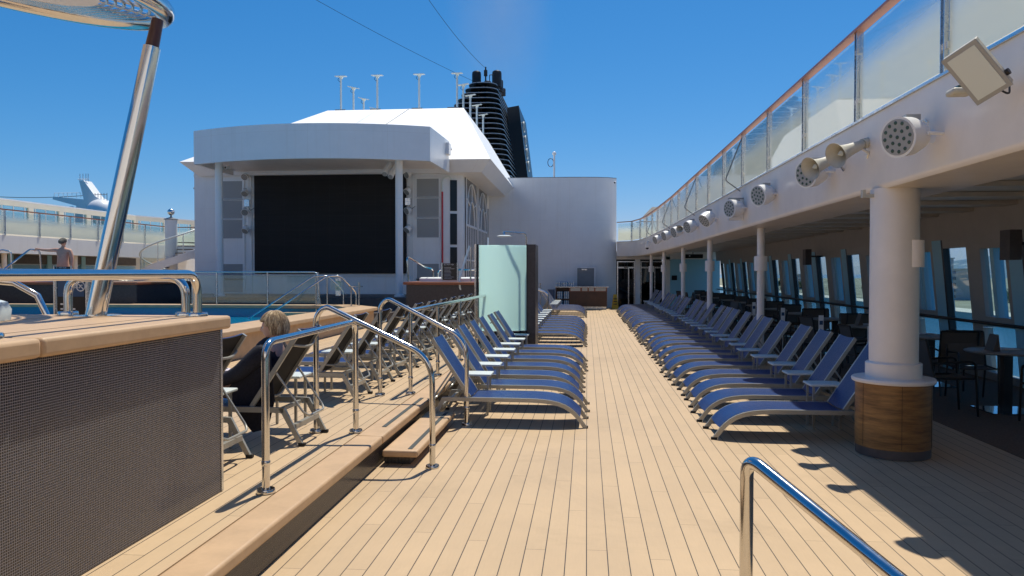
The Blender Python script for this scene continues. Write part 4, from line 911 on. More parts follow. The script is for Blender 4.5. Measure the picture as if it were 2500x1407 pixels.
MB().box((2.50, 7.15, 2.33), (2.60, 7.19, 2.36), 'horn').box((2.48, 7.14, 2.33), (2.505, 7.2, 2.40), 'horn').build('bracket', t)
fin(t)
for i, (x, y) in enumerate(((2.93, 13.2), (2.86, 18.1), (2.93, 23.6), (2.80, 28.1), (2.70, 32.4))):
    t = thing('thin_column', (x, y, 0), 'thin white column with a wider sleeve, %s in line beyond the thick one' % ORD[i], 'column', 'thin columns of the covered promenade')
    MB().lathe((x, y, 0), [(.062, 0), (.062, FB + .005)], 'whitew', 20).build('shaft', t); MB().lathe((x, y, 1.68), [(.07, 0), (.108, .002), (.108, .25), (.07, .252)], 'whitew', 20).build('sleeve', t); fin(t)

# ---------------- lamps and horns on the fascia
def flamp(y, z, x, i, d, r=.125):
    t = thing('round_lamp', (FX, y, z), ['nearest and largest round white LED lamp on the fascia, beside the flood lamp', 'round white LED lamp partly hidden by a horn on the fascia', 'third round white lamp on the fascia, standing alone past the horns',
        'round white lamp in front of a grey panel on the fascia', 'round white lamp tilted down with a raised yoke on the fascia', 'round white lamp on the fascia just before the small far horn', 'round white lamp on the fascia just after the small far horn',
        'small far round lamp on the fascia, second before the dome camera', 'smallest far round lamp on the fascia, next to the dome camera'][i], 'lamp', 'round lamps on the fascia')
    rlight_parts(t, (x, y, z), d, .148, .22, yoke=(FX - .01, y + .12, z + .02)); fin(t)
def fascia_cable(y0, y1, z, label):
    P = [(FX - .012, y0 + (y1 - y0) * k / 12, z + .03 * math.sin(k * 1.3)) for k in range(13)]
    tag(MB().tube(P, .007, 'whitep', 6).build('cable'), label, 'cable')
fascia_cable(6.1, 6.75, 2.80, 'thin cable clipped to the fascia behind the nearest round lamp'); fascia_cable(11.0, 11.5, 2.86, 'thin cable clipped to the fascia behind the third round lamp')
fl = [(5.90, 2.655, 2.30, (-.86, -.50, -.14)), (8.35, 2.70, 2.32, (-.86, -.50, -.14)), (10.8, 2.715, 2.36, (-.86, -.48, -.2)), (12.75, 2.70, 2.33, (-.88, -.46, -.08)), (15.5, 2.69, 2.34, (-.7, -.4, -.6)),
      (18.1, 2.715, 2.34, (-.85, -.4, -.3)), (20.9, 2.74, 2.34, (-.85, -.4, -.3)), (23.4, 2.76, 2.33, (-.85, -.4, -.3)), (26.2, 2.76, 2.31, (-.85, -.4, -.3))]
for i, (y, z, x, d) in enumerate(fl): flamp(y, z, x, i, d)
t = thing('wall_panel_box', (FX, 13.1, 2.55), 'shallow grey panel box on the fascia behind a round lamp', 'box'); MB().box((2.36, 13.0, 2.53), (2.596, 13.08, 2.9), 'white').build('box_body', t); MB().box((2.36, 12.98, 2.88), (2.596, 13.1, 2.9), 'grey').build('lid', t); fin(t)
def horn(c, d, s_, label):
    c = V(*c); d = V(*d).normalized(); t = thing('horn_speaker', tuple(c), label, 'horn', 'horn loudspeakers on the fascia')
    pr = [(.022, -.24), (.030, -.23), (.034, -.18), (.040, -.12), (.048, -.07), (.058, -.035), (.072, -.008), (.082, .0), (.083, .004)]
    MB().tube([c + d * z * s_ for _, z in pr], [r_ * s_ for r_, _ in pr], 'horn', 24, cap=False).build('flare', t)
    MB().tube([c + d * z * s_ for z in (-.002, -.03, -.07, -.12)], [q * s_ for q in (.078, .058, .044, .034)], 'horn', 24, cap=False).build('inner_cone', t); MB().tube([c - d * .24 * s_, c - d * .29 * s_], [.036 * s_, .030 * s_], 'horn', 16).build('driver', t)
    MB().tube([c - d * .045 * s_, c - d * .02 * s_], [.018 * s_, .004 * s_], 'whitep', 10).build('centre_plug', t)
    MB().tube([tuple(c - d * .2 * s_), tuple(c - d * .22 * s_ + V(.05, 0, -.05) * s_), (FX - .005, c.y + .12 * s_, c.z)], .010 * s_, 'steelb', 6).build('bracket', t); return fin(t)
horn((2.26, 7.20, 2.72), (-.84, -.42, -.36), 1.42, 'cream horn loudspeaker on the fascia, nearest of the pair')
horn((2.22, 7.85, 2.69), (-.84, -.42, -.36), 1.42, 'cream horn loudspeaker on the fascia in front of a round lamp')
horn((2.34, 19.6, 2.76), (-.5, -.8, -.2), 1.1, 'small far cream horn loudspeaker between two round lamps on the fascia')
# flood lamp
t = thing('flood_lamp', (FX, 5.1, 2.75), 'large square cream flood lamp tilted down on the upper fascia', 'lamp')
zl = V(.50, .70, .52).normalized(); xl = V(.62, .05, -.78); xl = (xl - zl * xl.dot(zl)).normalized(); yl = zl.cross(xl)
rot = Matrix((xl, yl, zl)).transposed()
cx = V(2.33, 4.83, 2.86)
def rbox(mb, a, b_, m): mb.box(tuple(V(*a) + cx), tuple(V(*b_) + cx), m, rot=rot, piv=tuple(cx)); return mb
rbox(rbox(MB(), (-.172, -.105, -.02), (.172, .105, .04), 'horn'), (-.177, -.11, -.028), (.177, .11, -.0205), 'lampface').build('housing', t, bevel=.006)
rbox(MB(), (-.150, -.085, -.0325), (.150, .085, -.0285), 'whitep').build('glass_face', t)
mb = MB()
for k in range(9): rbox(mb, (-.11 + k * .025, -.07, .0355), (-.102 + k * .025, .07, .055), 'horn')
mb.build('cooling_fins', t)
MB().tube([tuple(cx + rot @ V(.12, .07, .03)), (FX - .005, 5.12, 2.86)], .018, 'whitep', 8).tube([tuple(cx + rot @ V(.10, -.11, .0)), tuple(cx + rot @ V(.10, -.13, .0))], .02, 'black', 10).build('arm', t)
MB().tube(rounded([tuple(cx + rot @ V(.13, -.02, .0)), tuple(cx + V(.16, -.05, -.16)), tuple(cx + V(.21, .05, -.07))], .06), .006, 'cable', 6).build('cable', t); fin(t)
t = thing('bulkhead_lamp', (FX, 5.35, 2.80), 'small oval cream bulkhead lamp beside the large flood lamp', 'lamp')
MB().box((2.33, 5.13, 2.795), (2.47, 5.25, 2.84), 'horn').build('body', t, bevel=.02); MB().box((2.37, 5.15, 2.842), (2.44, 5.22, 2.855), 'lens').build('sensor', t); MB().tube([(2.46, 5.2, 2.82), (FX, 5.25, 2.83)], .015, 'whitep', 8).build('arm', t); fin(t)
simple('dome_camera', 'white dome camera under an arm at the far end of the fascia', 'camera',
       [('arm', MB().tube([(2.46, 30.3, 2.86), (2.36, 30.0, 2.86), (2.33, 29.9, 2.80)], .025, 'white', 8)), ('dome', MB().lathe((2.33, 29.9, 2.66), [(0, -.06), (.07, -.04), (.09, 0), (.1, .06), (.08, .14), (0, .15)], 'white', 16)), ('lens', MB().sphere((2.33, 29.9, 2.63), .07, 'black')), ('shade', MB().box((2.1, 29.8, 2.80), (2.33, 29.9, 2.82), 'steelb'))], (2.5, 30, 2.7))

# ---------------- window wall of the covered promenade
XW = 6.1; SL = .10
t = thing('window_wall', (XW, 14, 0), 'slanted wall of tall blue tinted windows and pale piers along the dining promenade', 'window wall')
def sx(z): return XW + (1.0 - z) * SL
def sb(mb, y0, y1, z0, z1, th, m, off=0):
    mb.prism([(sx(z0) + off, y0, z0), (sx(z1) + off, y0, z1), (sx(z1) + off, y1, z1), (sx(z0) + off, y1, z0)], (th, 0, 0), m)
sb_ = sb
def sb(mb, y0, y1, z0, z1, th, m, off=0): sb_(mb, 2 * bay - y1, 2 * bay - y0, z0, z1, th, m, off)
bay = 0; y = 13.5 - 2.38 * 6; bays = []
while y < 35.8: bays.append(y); y += 2.38
for i, y in enumerate(bays):
    bay = y; f = MB(); sb(f, y + .78, y + 1.10, 0, 2.2, .14, 'pier'); sb(f, y + 1.98, y + 2.32, 0, 2.2, .14, 'teal'); sb(f, y - .06, y, 0.0, 2.2, .10, 'chairf')
    sb(f, y + 1.10, y + 1.98, .84, .98, .12, 'pier'); sb(f, y + 1.10, y + 1.98, 2.02, 2.2, .12, 'pier'); sb(f, y, y + .78, 2.06, 2.2, .12, 'pier')
    sb(f, y + 1.10, y + 1.20, .98, 2.02, .12, 'pier'); sb(f, y + 1.52, y + 1.62, .98, 2.02, .14, 'teal', -.02); sb(f, y + 1.90, y + 1.98, .98, 2.02, .12, 'pier')
    sb(f, y, y + .78, 0, .12, .12, 'pier'); sb(f, y + 1.10, y + 1.98, 0, .12, .12, 'pier')
    fo = f.build('pier', t)
    g_ = MB(); sb(g_, y, y + .78, .12, 2.06, .012, 'g_win', .05); sb(g_, y + 1.10, y + 1.98, .98, 2.02, .012, 'g_win', .06); sb(g_, y + 1.10, y + 1.98, .12, .84, .012, 'g_win', .06); g_.build('window', t)
f = MB(); sb_(f, bays[0] - 4, 36, 2.201, 2.7, .14, 'pier'); f.build('upper_panel', t)
fin(t)
f = MB().tube([(5.93, -2, .90), (5.93, 35.5, .90)], .026, 'chairf', 10)
t = thing('window_rail', (5.93, 14, .9), 'long dark handrail in front of the tinted windows', 'handrail'); f.build('rail_tube', t)
for y in bays: MB().tube([(5.93, y + .9, .89), (5.93, y + .9, .83), (6.1, y + .9, .83)], .008, 'steelb', 6).build('bracket', t)
fin(t)
for i, (y, z0) in enumerate(((10.6, 1.82), (15.2, 1.85), (20.0, 1.85))):
    simple('hanging_loudspeaker', 'dark square loudspeaker hung high on the window wall, %s from the camera' % ORD[i], 'loudspeaker',
           [('cabinet', MB().box((5.55, y, z0), (5.70, y + .25, z0 + .40), 'dkpanel')), ('bracket', MB().box((5.70, y + .10, z0 + .2), (6.0, y + .14, z0 + .24), 'black'))], (5.7, y, z0), 'loudspeakers on the window wall')
# end wall with doors
t = thing('end_wall', (4, 36.5, 0), 'end wall of the covered promenade with two sliding glass door frames', 'wall')
mb = MB(); mb.box((3.62, 36.3, 0), (3.9, 36.6, 2.40), 'whitew').box((1.385, 36.3, 2.28), (6.1, 36.6, 2.66), 'whitew').box((2.28, 36.25, 0), (2.50, 36.6, 2.279), 'white').box((3.9, 36.32, 0), (6.2, 36.6, 2.279), 'teal'); mb.build('wall_panel', t)
for x0, x1 in ((1.42, 2.26), (2.52, 3.60)):
    f = MB().box((x0, 36.3, 0), (x0 + .05, 36.4, 2.2), 'steelb').box((x1 - .05, 36.3, 0), (x1, 36.4, 2.2), 'steelb').box((x0 + .05, 36.3, 2.15), (x1 - .05, 36.4, 2.2), 'steelb').box((x0 + .05, 36.3, 1.86), (x1 - .05, 36.4, 1.93), 'steelb')
    f.box(((x0 + x1) / 2 + .1, 36.31, 0), ((x0 + x1) / 2 + .15, 36.39, 1.86), 'steelb').box(((x0 + x1) / 2 - .1, 36.28, 1.88), ((x0 + x1) / 2 + .1, 36.30, 1.92), 'black')
    fo = f.build('door_frame', t); MB().box((x0 + .06, 36.34, .02), (x1 - .06, 36.35, 2.14), 'g_dark').build('glass_panel', fo)
MB().box((1.4, 37.4, 0), (3.62, 37.5, 2.6), 'black').build('dark_interior', t)
MB().box((3.98, 36.28, 1.30), (4.22, 36.315, 1.52), 'black').build('notice', t)
fin(t)
simple('exit_sign', 'dark hanging sign box under the far end of the covered ceiling', 'sign', [('box_body', MB().box((4.2, 33.5, 2.28), (5.0, 33.6, 2.45), 'black')), ('hanger', MB().box((4.55, 33.53, 2.45), (4.6, 33.57, 2.66), 'steelb')), ('lamp', MB().box((4.4, 33.48, 2.36), (4.46, 33.499, 2.40), 'signw'))], (4.6, 33.5, 2.3))
# towel counter
t = thing('towel_counter', (0, 34.5, 0), 'dark wood towel counter with a pale top in front of the tall white wall', 'counter')
MB().box((-.80, 34.35, .12), (.90, 35.0, .80), 'brown').build('front_panel', t)
mb = MB().box((-.80, 34.36, .80), (.90, 35.0, .985), 'tanb'); mb.build('top_band', t)
for x0, x1 in ((-.74, -.30), (-.22, .02), (.09, .32), (.38, .84)): MB().box((x0, 34.335, .825), (x1, 34.359, .965), 'horn').build('inset_panel', t)
MB().box((-1.45, 34.32, .987), (.97, 35.05, 1.02), 'steelb').build('counter_top', t); MB().box((-.78, 34.40, .004), (.87, 34.95, .118), 'steelb').build('kick_plate', t)
mb = MB().box((-1.42, 34.4, .02), (-1.38, 35.0, .985), 'brown').box((-1.38, 34.4, .42), (-.80, 35.0, .46), 'brown').box((-1.38, 34.95, .02), (-.80, 35.0, .985), 'brown').box((-1.38, 34.4, .02), (-.80, 35.0, .06), 'brown'); mb.build('shelf', t)
fin(t)
tw = 0
for z, nm in ((.062, 'bottom shelf'), (.465, 'upper shelf'), (1.022, 'counter top')):
    for j in range(2 if z < 1 else 3):
        for k in range(3 if z < 1 else 2):
            x = -1.22 + j * .30 if z < 1 else -1.28 + j * .28
            m_ = MB().box((x - .13, 34.42, z + k * .112), (x + .13, 34.75, z + .108 + k * .112), 'towel'); o = m_.build('towel', None, bevel=.03)
            tag(o, '%s striped folded towel of the %s stack on the %s of the towel counter' % (('bottom', 'middle', 'top')[k] if z < 1 else ('lower', 'upper')[k], ('left', 'right', 'rightmost')[j] if z < 1 else ('left', 'middle', 'right')[j], nm), 'towel', 'striped towels at the counter')
simple('blue_bin', 'dark blue bin standing at the left of the towel counter', 'bin', [('bin_body', MB().prism([(-1.75, 34.5, .004), (-1.5, 34.5, .004), (-1.47, 34.5, .85), (-1.78, 34.5, .85)], (0, .3, 0), 'signblue')), ('lid', MB().box((-1.79, 34.48, .852), (-1.46, 34.82, .89), 'signblue'))], (-1.6, 34.5, 0))
t = thing('wet_floor_sign', (1.27, 34.9, 0), 'yellow folding floor sign beside the left glass door', 'floor sign')
for s_ in (-1, 1): MB().prism([(1.12, 34.9 + s_ * .16, .004), (1.44, 34.9 + s_ * .16, .004), (1.36, 34.9 + s_ * .02, .66), (1.20, 34.9 + s_ * .02, .66)], (0, s_ * .015, 0), 'yellow').build('panel', t)
mb = MB()
for k in range(3): mb.box((1.2, 34.70 + .03 * k, .2 + .12 * k), (1.36, 34.725 + .03 * k, .24 + .12 * k), 'black')
mb.build('black_marks', t); fin(t)
simple('stair_rails', 'polished stair handrails beside the towel counter at the far raised deck', 'handrail',
       [('rail_tube', MB().tube(rounded([(-2.6, 26.5, .25), (-2.6, 26.5, 1.35), (-1.35, 26.4, .93), (-1.35, 26.4, 0)], .16), .024, 'steel', 10)), ('rail_tube', MB().tube(rounded([(-2.6, 27.6, .25), (-2.6, 27.6, 1.35), (-1.4, 27.5, .93), (-1.4, 27.5, 0)], .16), .024, 'steel', 10)),
        ('rail_tube', MB().tube(rounded([(-2.1, 28.0, .25), (-2.1, 28.0, 1.2), (-2.05, 33.4, 1.2), (-2.05, 33.4, .25)], .1), .024, 'steel', 8))] + [('post', MB().cyl((-2.08, y, .25), (-2.08, y, 1.19), .02, 'grey')) for y in (29.3, 30.6, 32)], (-2, 27, .25))

# ================================================================= LOUNGERS
def make_lounger(x, y, z, label, group):
    t = thing('sun_lounger', (x, y, z), label, 'sun lounger', group)
    W = .56
    def P(p): return [(x + a, z + b_) for a, b_ in p]
    path = [(0, .012), (.035, .06), (.075, .115), (.12, .165), (.17, .207), (.23, .243), (.30, .270), (.38, .288), (.47, .299), (.60, .305), (.90, .306), (1.2, .306), (1.5, .306), (1.555, .303)]
    for y0 in (y, y + W - .032):
        MB().strip(P(path), .042, y0, y0 + .032, 'alu').prism([(x + 1.515, y0, z + .302), (x + 1.565, y0, z + .302), (x + 1.725, y0, z), (x + 1.685, y0, z)], (0, .028, 0), 'alu').build('side_rail', t)
        MB().box((x - .008, y0 - .003, z), (x + .05, y0 + .031, z + .024), 'gasket').build('foot_cap', t); MB().box((x + 1.68, y0 - .003, z), (x + 1.732, y0 + .031, z + .024), 'gasket').build('foot_cap', t)
    MB().strip(P([(.075, .119), (.12, .169), (.17, .211), (.23, .247), (.30, .273), (.38, .290), (.47, .300), (.60, .304), (.85, .303), (1.05, .303), (1.255, .303)]), .006, y + .029, y + W - .029, 'blue', sag=.012).build('seat_sling', t)
    b0 = (1.255, .315); b1 = (1.668, .945); dx = b1[0] - b0[0]; dz = b1[1] - b0[1]
    bp = [(b0[0] + dx * k / 6, b0[1] + dz * k / 6) for k in range(7)]
    MB().strip([(x + a, z + c) for a, c in bp[:7]], .008, y + .058, y + W - .058, 'blue', sag=.010).build('back_sling', t)
    for y0 in (y + .03, y + W - .057): MB().strip(P(bp), .036, y0, y0 + .027, 'alu', smooth=False).build('back_frame', t)
    MB().strip([(x + a + .009, z + c - .006) for a, c in bp], .003, y + .060, y + W - .060, 'shadefab', sag=.010).build('back_shade_strip', t)  # black strip puts the shade on the lounger's back into colour
    for q, sg in ((.83, .05), (.16, .05)):
        c = V(b0[0] + dx * q, 0, b0[1] + dz * q); nn_ = V(dz, 0, -dx).normalized()
        MB().tube([(x + c.x + nn_.x * (.03 + sg * math.sin(math.pi * k / 8)), y + .05 + (W - .1) * k / 8, z + c.z + nn_.z * (.03 + sg * math.sin(math.pi * k / 8)) - .01) for k in range(9)], .011, 'alu', 6).build('back_hoop', t)
    s0 = (1.455, .60); s1 = (1.70, .255)
    MB().tube(rounded([(x + s0[0] + .02, y + .055, z + s0[1] - .02), (x + s1[0], y + .07, z + s1[1]), (x + s1[0] + .03, y + .12, z + s1[1] - .03), (x + s1[0] + .03, y + W - .12, z + s1[1] - .03), (x + s1[0], y + W - .07, z + s1[1]), (x + s0[0] + .02, y + W - .055, z + s0[1] - .02)], .05), .010, 'alu', 8).build('prop_strut', t)
    for a_, b_, c_ in ((1.615, .13, .04), (1.47, .255, .03)): MB().box((x + a_, y + .028, z + b_), (x + a_ + c_, y + W - .028, z + b_ + c_), 'alu').build('rear_crossbar', t)
    for a_, b_ in ((.34, .232), (.80, .262), (1.17, .262)): MB().box((x + a_, y + .028, z + b_), (x + a_ + .03, y + W - .028, z + b_ + .018), 'alu').build('seat_crossbar', t)
    return fin(t)
def make_table(x, y, z, label, group):
    t = thing('side_table', (x, y, z), label, 'side table', group)
    MB().box((x, y, z + .455), (x + .36, y + .30, z + .48), 'whitep').build('table_top', t, bevel=.009)
    for a in (.03, .30):
        for c in (.02, .25): MB().box((x + a, y + c, z), (x + a + .022, y + c + .022, z + .455), 'alu').build('leg', t)
    return fin(t)
L0 = make_lounger(1.235, 7.62, 0, 'nearest blue sling lounger of the right row, head beside the wood clad drum', 'loungers in the right row')
T0_ = make_table(1.235 + 1.10, 8.19, 0, 'small side table between the first and second loungers of the right row', 'side tables between loungers')
index_kids(L0); index_kids(T0_)
random.seed(3)
def j(a=.012): return random.uniform(-a, a)
NR = 28
for i in range(1, NR):
    y = 7.62 + .895 * i + (0.35 if i > 14 else 0); x = 1.24 + j(.035)
    if i >= NR - 6: x -= .0
    dup(L0, (x, y + j(.03), 0), j(.03), label='blue sling lounger, %s from the camera in the right row' % ORD[i])
    dup(T0_, (x + 1.10 + j(), y - .325, 0), 0, label='small side table at the near side of the %s lounger of the right row' % ORD[i]) if i > 1 else None
def left(i, y, lab):
    dup(L0, (0.0 + j(.03), y + .56 + j(.025), 0), math.pi + j(.03), label=lab, group='loungers in the left row')
NL = [(8.05 + .93 * k) for k in range(7)]; G2 = [16.85 + .93 * k for k in range(8)]; G3 = [27.9 + .93 * k for k in range(5)]
for i, y in enumerate(NL):
    left(i, y, 'blue sling lounger before the shower, %s from the camera in the left row' % ORD[i])
    dup(T0_, (-1.46 + .36 - .0, y + .56 + .33, 0), math.pi, label='small white side table at the far side of the %s lounger in the left row' % ORD[i])
for i, y in enumerate(G2):
    left(i, y, 'blue sling lounger just past the shower screen, %s in that group' % ORD[i]); dup(T0_, (-1.10, y + .89, 0), math.pi, label='small white side table past the shower screen, beside the %s lounger there' % ORD[i])
for i, y in enumerate(G3):
    left(i, y, 'far blue sling lounger near the towel counter, %s in that group' % ORD[i]); dup(T0_, (-1.10, y + .89, 0), math.pi, label='small white side table near the towel counter, beside the %s lounger there' % ORD[i])
RD = [4.93, 5.92] + [8.0 + .985 * k for k in range(10)]
for i, y in enumerate(RD):
    lab = ['lounger half hidden behind the near hot tub surround on the raised deck', 'lounger carrying the seated woman on the raised deck'][i] if i < 2 else 'dark backed lounger past the woman, %s in the raised deck row' % ORD[i - 2]
    x = (-4.24, -4.0)[i] if i < 2 else -4.19 + j(.02)
    dup(L0, (x, y, .25), j(.02), label=lab, group='loungers in the raised deck row')
    dup(T0_, (x + 1.10, y + .58, .25), 0, label=('small side table beyond the lounger half hidden by the hot tub surround' if i == 0 else 'small side table beyond the lounger of the seated woman' if i == 1 else 'small side table beyond the %s dark backed lounger past the woman' % ORD[i - 2]))

# ================================================================= DINING TABLES, CHAIRS
def make_dtable(x, y):
    t = thing('dining_table', (x, y, .004), 'round grey dining table by the windows, nearest the camera', 'table', 'dining tables by the windows')
    MB().lathe((x, y, .70), [(0, 0), (.42, 0), (.44, .012), (.44, .022), (.42, .03), (0, .03)], 'tabletop', 32).build('table_top', t)
    MB().box((x - .05, y - .05, .02), (x + .05, y + .05, .70), 'chairf').build('pedestal', t); MB().box((x - .27, y - .27, .006), (x + .27, y + .27, .022), 'mirror').build('base_plate', t); return fin(t)
def make_chair(x, y):
    t = thing('dining_chair', (x, y, .004), 'dark sling armchair', 'chair', 'sling armchairs round the dining tables')
    z = .004
    MB().strip([(x - .22, z + .43), (x - .1, z + .42), (x + .1, z + .42), (x + .22, z + .44)], .01, y - .21, y + .21, 'chair', sag=.01).build('seat', t)
    MB().strip([(x - .21, z + .44), (x - .25, z + .62), (x - .31, z + .86)], .01, y - .21, y + .21, 'chair', sag=.0).build('backrest', t)
    MB().tube([(x - .315, y - .22, z + .87), (x - .315, y + .22, z + .87)], .013, 'chairf', 6).build('back_rail', t)
    for s_ in (-1, 1):
        yy = y + s_ * .225
        MB().tube(rounded([(x + .26, yy, z), (x + .22, yy, z + .63), (x - .24, yy, z + .60)], .06), .014, 'chairf', 6).build('arm', t)
        MB().tube([(x - .315, yy, z + .87), (x - .22, yy, z + .44), (x - .30, yy, z)], .013, 'chairf', 6).tube([(x - .22, yy, z + .43), (x + .23, yy, z + .43)], .012, 'chairf', 6).build('leg', t)
    return fin(t)
D0 = make_dtable(4.95, 9.5); C0 = make_chair(4.2, 9.35); C0['label'] = 'dark sling armchair left of the nearest dining table'; index_kids(D0); index_kids(C0)
ty = [9.5 + 2.1 * k for k in range(12)]
random.seed(9)
for i, y in enumerate(ty):
    if i: dup(D0, (4.95 + j(.05), y, .004), 0, label='round grey dining table by the windows, %s from the camera' % ORD[i])
    if i: dup(C0, (4.15 + j(.08), y + j(.1), .004), j(.3), label='dark sling armchair on the walkway side of the %s dining table' % ORD[i])
    dup(C0, (4.95 + j(.08), y + .80 + j(.06), .004), -math.pi / 2 + j(.2), label='dark sling armchair at the far side of the %s dining table' % ORD[i])
    dup(C0, (4.95 + j(.08), y - .80 + j(.06), .004), math.pi / 2 + j(.2), label='dark sling armchair at the near side of the %s dining table' % ORD[i])
ty2 = [13.9 + 2.3 * k for k in range(8)]
for i, y in enumerate(ty2):
    if i % 2 == 0: continue
    dup(C0, (3.75 + j(.08), y, .004), math.pi + j(.3), label='dark sling armchair standing apart behind the loungers, %s such' % ORD[i // 2])
for i, (x, y) in enumerate(((3.35, 9.35), (3.45, 11.6), (3.5, 14.0), (3.55, 16.6))):
    simple('table_number_stand', 'thin white card stand behind the right lounger row, %s from the camera' % ORD[i], 'card stand',
           [('stem', MB().cyl((x, y, .02), (x, y, .78), .006, 'whitep')), ('card', MB().box((x - .035, y - .004, .74), (x + .035, y + .004, 1.02), 'towelw')), ('blue_mark', MB().box((x - .025, y - .0065, .88), (x + .025, y - .0045, .94), 'signblue')), ('foot', MB().lathe((x, y, .004), [(.09, 0), (.09, .012), (0, .016)], 'whitep', 16))], (x, y, 0), 'card stands behind the loungers')
for i, (x, y, lab) in enumerate(((4.7, 9.4, 'nearest'), (4.75, 11.7, 'second'), (4.7, 13.8, 'third'))):
    simple('menu_card', 'folded menu card leaning on the %s dining table' % lab, 'menu', [('card', MB().prism([(x, y - .1, .735), (x + .08, y - .1, .735), (x + .06, y - .1, .93)], (0, .2, 0), 'chair'))], (x, y, .735))
    tag(MB().box((x + .2, y + .1, .734), (x + .42, y + .26, .742), 'towelw').build('napkin'), 'pale folded napkin on the %s dining table' % lab, 'napkin')

# ================================================================= PORT SIDE
t = thing('port_deck_edge', (-21.5, 25, 2.4), 'white fascia of the covered deck on the far left side of the ship', 'deck overhang')
MB().box((-21.7, 8, 2.38), (-21.5, 37.5, 3.04), 'white').build('fascia', t); MB().box((-25.2, 8, 2.9), (-21.7, 46, 3.03), 'whitew').build('upper_floor', t); MB().box((-25.1, 8, 2.45), (-21.71, 37.5, 2.55), 'ceil').build('soffit', t)
MB().box((-21.7, 37.5, 2.38), (-19.32, 37.7, 3.04), 'white').build('fascia_return', t); fin(t)
t = thing('port_window_wall', (-25, 25, 0), 'dim row of windows under the covered deck on the far left', 'window wall')
mb = MB(); 
for k in range(13): mb.box((-25.1, 9 + k * 2.4, 0), (-25.0, 9.3 + k * 2.4, 2.45), 'teal')
mb.box((-25.12, 8, 2.05), (-25.02, 40, 2.449), 'dkpanel'); mb.box((-25.12, 8, 0), (-25.02, 40, .9), 'grey'); mb.build('pier', t)
MB().box((-25.08, 8, .9), (-25.06, 40, 2.0), 'g_win').build('window', t); fin(t)
MB().box((-25.4, -40, -19), (-25.2, 120, 2.9), 'white').build('hull_side_port', rebase=False); o = bpy.data.objects['hull_side_port']; o.name = 'hull_side'; o['kind'] = 'structure'
for i, y in enumerate((14, 20.5, 26.6, 30.6, 33.2)):
    tag(MB().lathe((-21.9, y, 0), [(.09, 0), (.09, 2.4)], 'whitew', 16).build('thin_column'), 'white post under the far left covered deck, %s counting away from the camera' % ORD[i], 'column', 'posts of the left covered deck')
t = thing('glass_balustrade', (-21.5, 28, 3.04), 'frosted glass balustrade with a red rail along the far left upper deck', 'glass fence')
M['g_railp'] = M['g_rail']
py = [10.0 + 1.795 * k for k in range(16)]
MB().box((-21.57, 9, 3.98), (-21.45, 37.2, 4.02), 'tanb').build('handrail', t)
for i in range(len(py) - 1):
    MB().box((-21.52, py[i] + .05, 3.1), (-21.505, py[i + 1] - .05, 3.92), 'g_railp').build('glass_panel', t); MB().box((-21.55, py[i] - .03, 3.04), (-21.47, py[i] + .03, 3.98), 'steelb').build('post', t)
MB().box((-21.4, 37.5, 3.1), (-19.4, 37.515, 3.92), 'g_railp').build('glass_panel', t); MB().box((-21.5, 37.47, 3.98), (-19.3, 37.55, 4.02), 'tanb').build('handrail', t)
fin(t)
# spiral stair with newel
t = thing('spiral_stair', (-18.93, 33, .25), 'white spiral stair curling round a newel post, left of the screen', 'staircase')
NX, NY = -18.93, 33.0
MB().lathe((NX, NY, .25), [(.265, 0), (.265, 3.82)], 'white', 32).build('newel', t)
n = 17; rr0, rr1 = .27, 1.28; rl = []; st = []
mb = MB()
for k in range(n):
    a0 = R(75 + k * 20); a1 = R(75 + (k + 1) * 20 + 3); z = .42 + k * .165
    pts = [(NX + rr0 * math.cos(a0), NY + rr0 * math.sin(a0), z - .04), (NX + rr1 * math.cos(a0), NY + rr1 * math.sin(a0), z - .04), (NX + rr1 * math.cos((a0 + a1) / 2), NY + rr1 * math.sin((a0 + a1) / 2), z - .04), (NX + rr1 * math.cos(a1), NY + rr1 * math.sin(a1), z - .04), (NX + rr0 * math.cos(a1), NY + rr0 * math.sin(a1), z - .04)]
    MB().prism(pts, (0, 0, .04), 'brown').build('tread', t)
for k in range(n * 3 + 1):
    a = R(75 + k * 20 / 3); z = .42 + k * .055; st.append((NX + (rr1 + .02) * math.cos(a), NY + (rr1 + .02) * math.sin(a), z)); rl.append((NX + (rr1 + .02) * math.cos(a), NY + (rr1 + .02) * math.sin(a), z + .92))
vs = []
for x, y, z in st: vs += [(x, y, z - .30), (x, y, z + .05), (NX + (x - NX) * 1.03, NY + (y - NY) * 1.03, z + .05), (NX + (x - NX) * 1.03, NY + (y - NY) * 1.03, z - .30)]
q_ = len(st); MB().add(vs, [(i * 4 + k, i * 4 + (k + 1) % 4, (i + 1) * 4 + (k + 1) % 4, (i + 1) * 4 + k) for i in range(q_ - 1) for k in range(4)] + [(0, 1, 2, 3), tuple(4 * q_ - 4 + k for k in (3, 2, 1, 0))], 'white', True).build('stringer', t)
MB().tube(rl, .035, 'whitep', 10).build('handrail', t)
for k in range(2, len(rl) - 2, 7):
    MB().tube([rl[k], (rl[k][0], rl[k][1], rl[k][2] - .95)], .022, 'steelb', 8).build('baluster', t)
vs = []
for x, y, z in rl: vs += [(x, y, z - .08), (x, y, z - .78)]
MB().add(vs, [(2 * i, 2 * i + 2, 2 * i + 3, 2 * i + 1) for i in range(len(rl) - 1)], 'g_clear').build('glass_panel', t)
fin(t)
simple('ball_finial', 'polished steel ball on a short stem crowning the white newel post', 'finial', [('cap', MB().lathe((NX, NY, 4.075), [(.31, 0), (.30, .03), (.1, .10), (.04, .12), (.035, .2)], 'grey', 28)), ('ball', MB().sphere((NX, NY, 4.42), .155, 'steel', 28))], (NX, NY, 4.07))
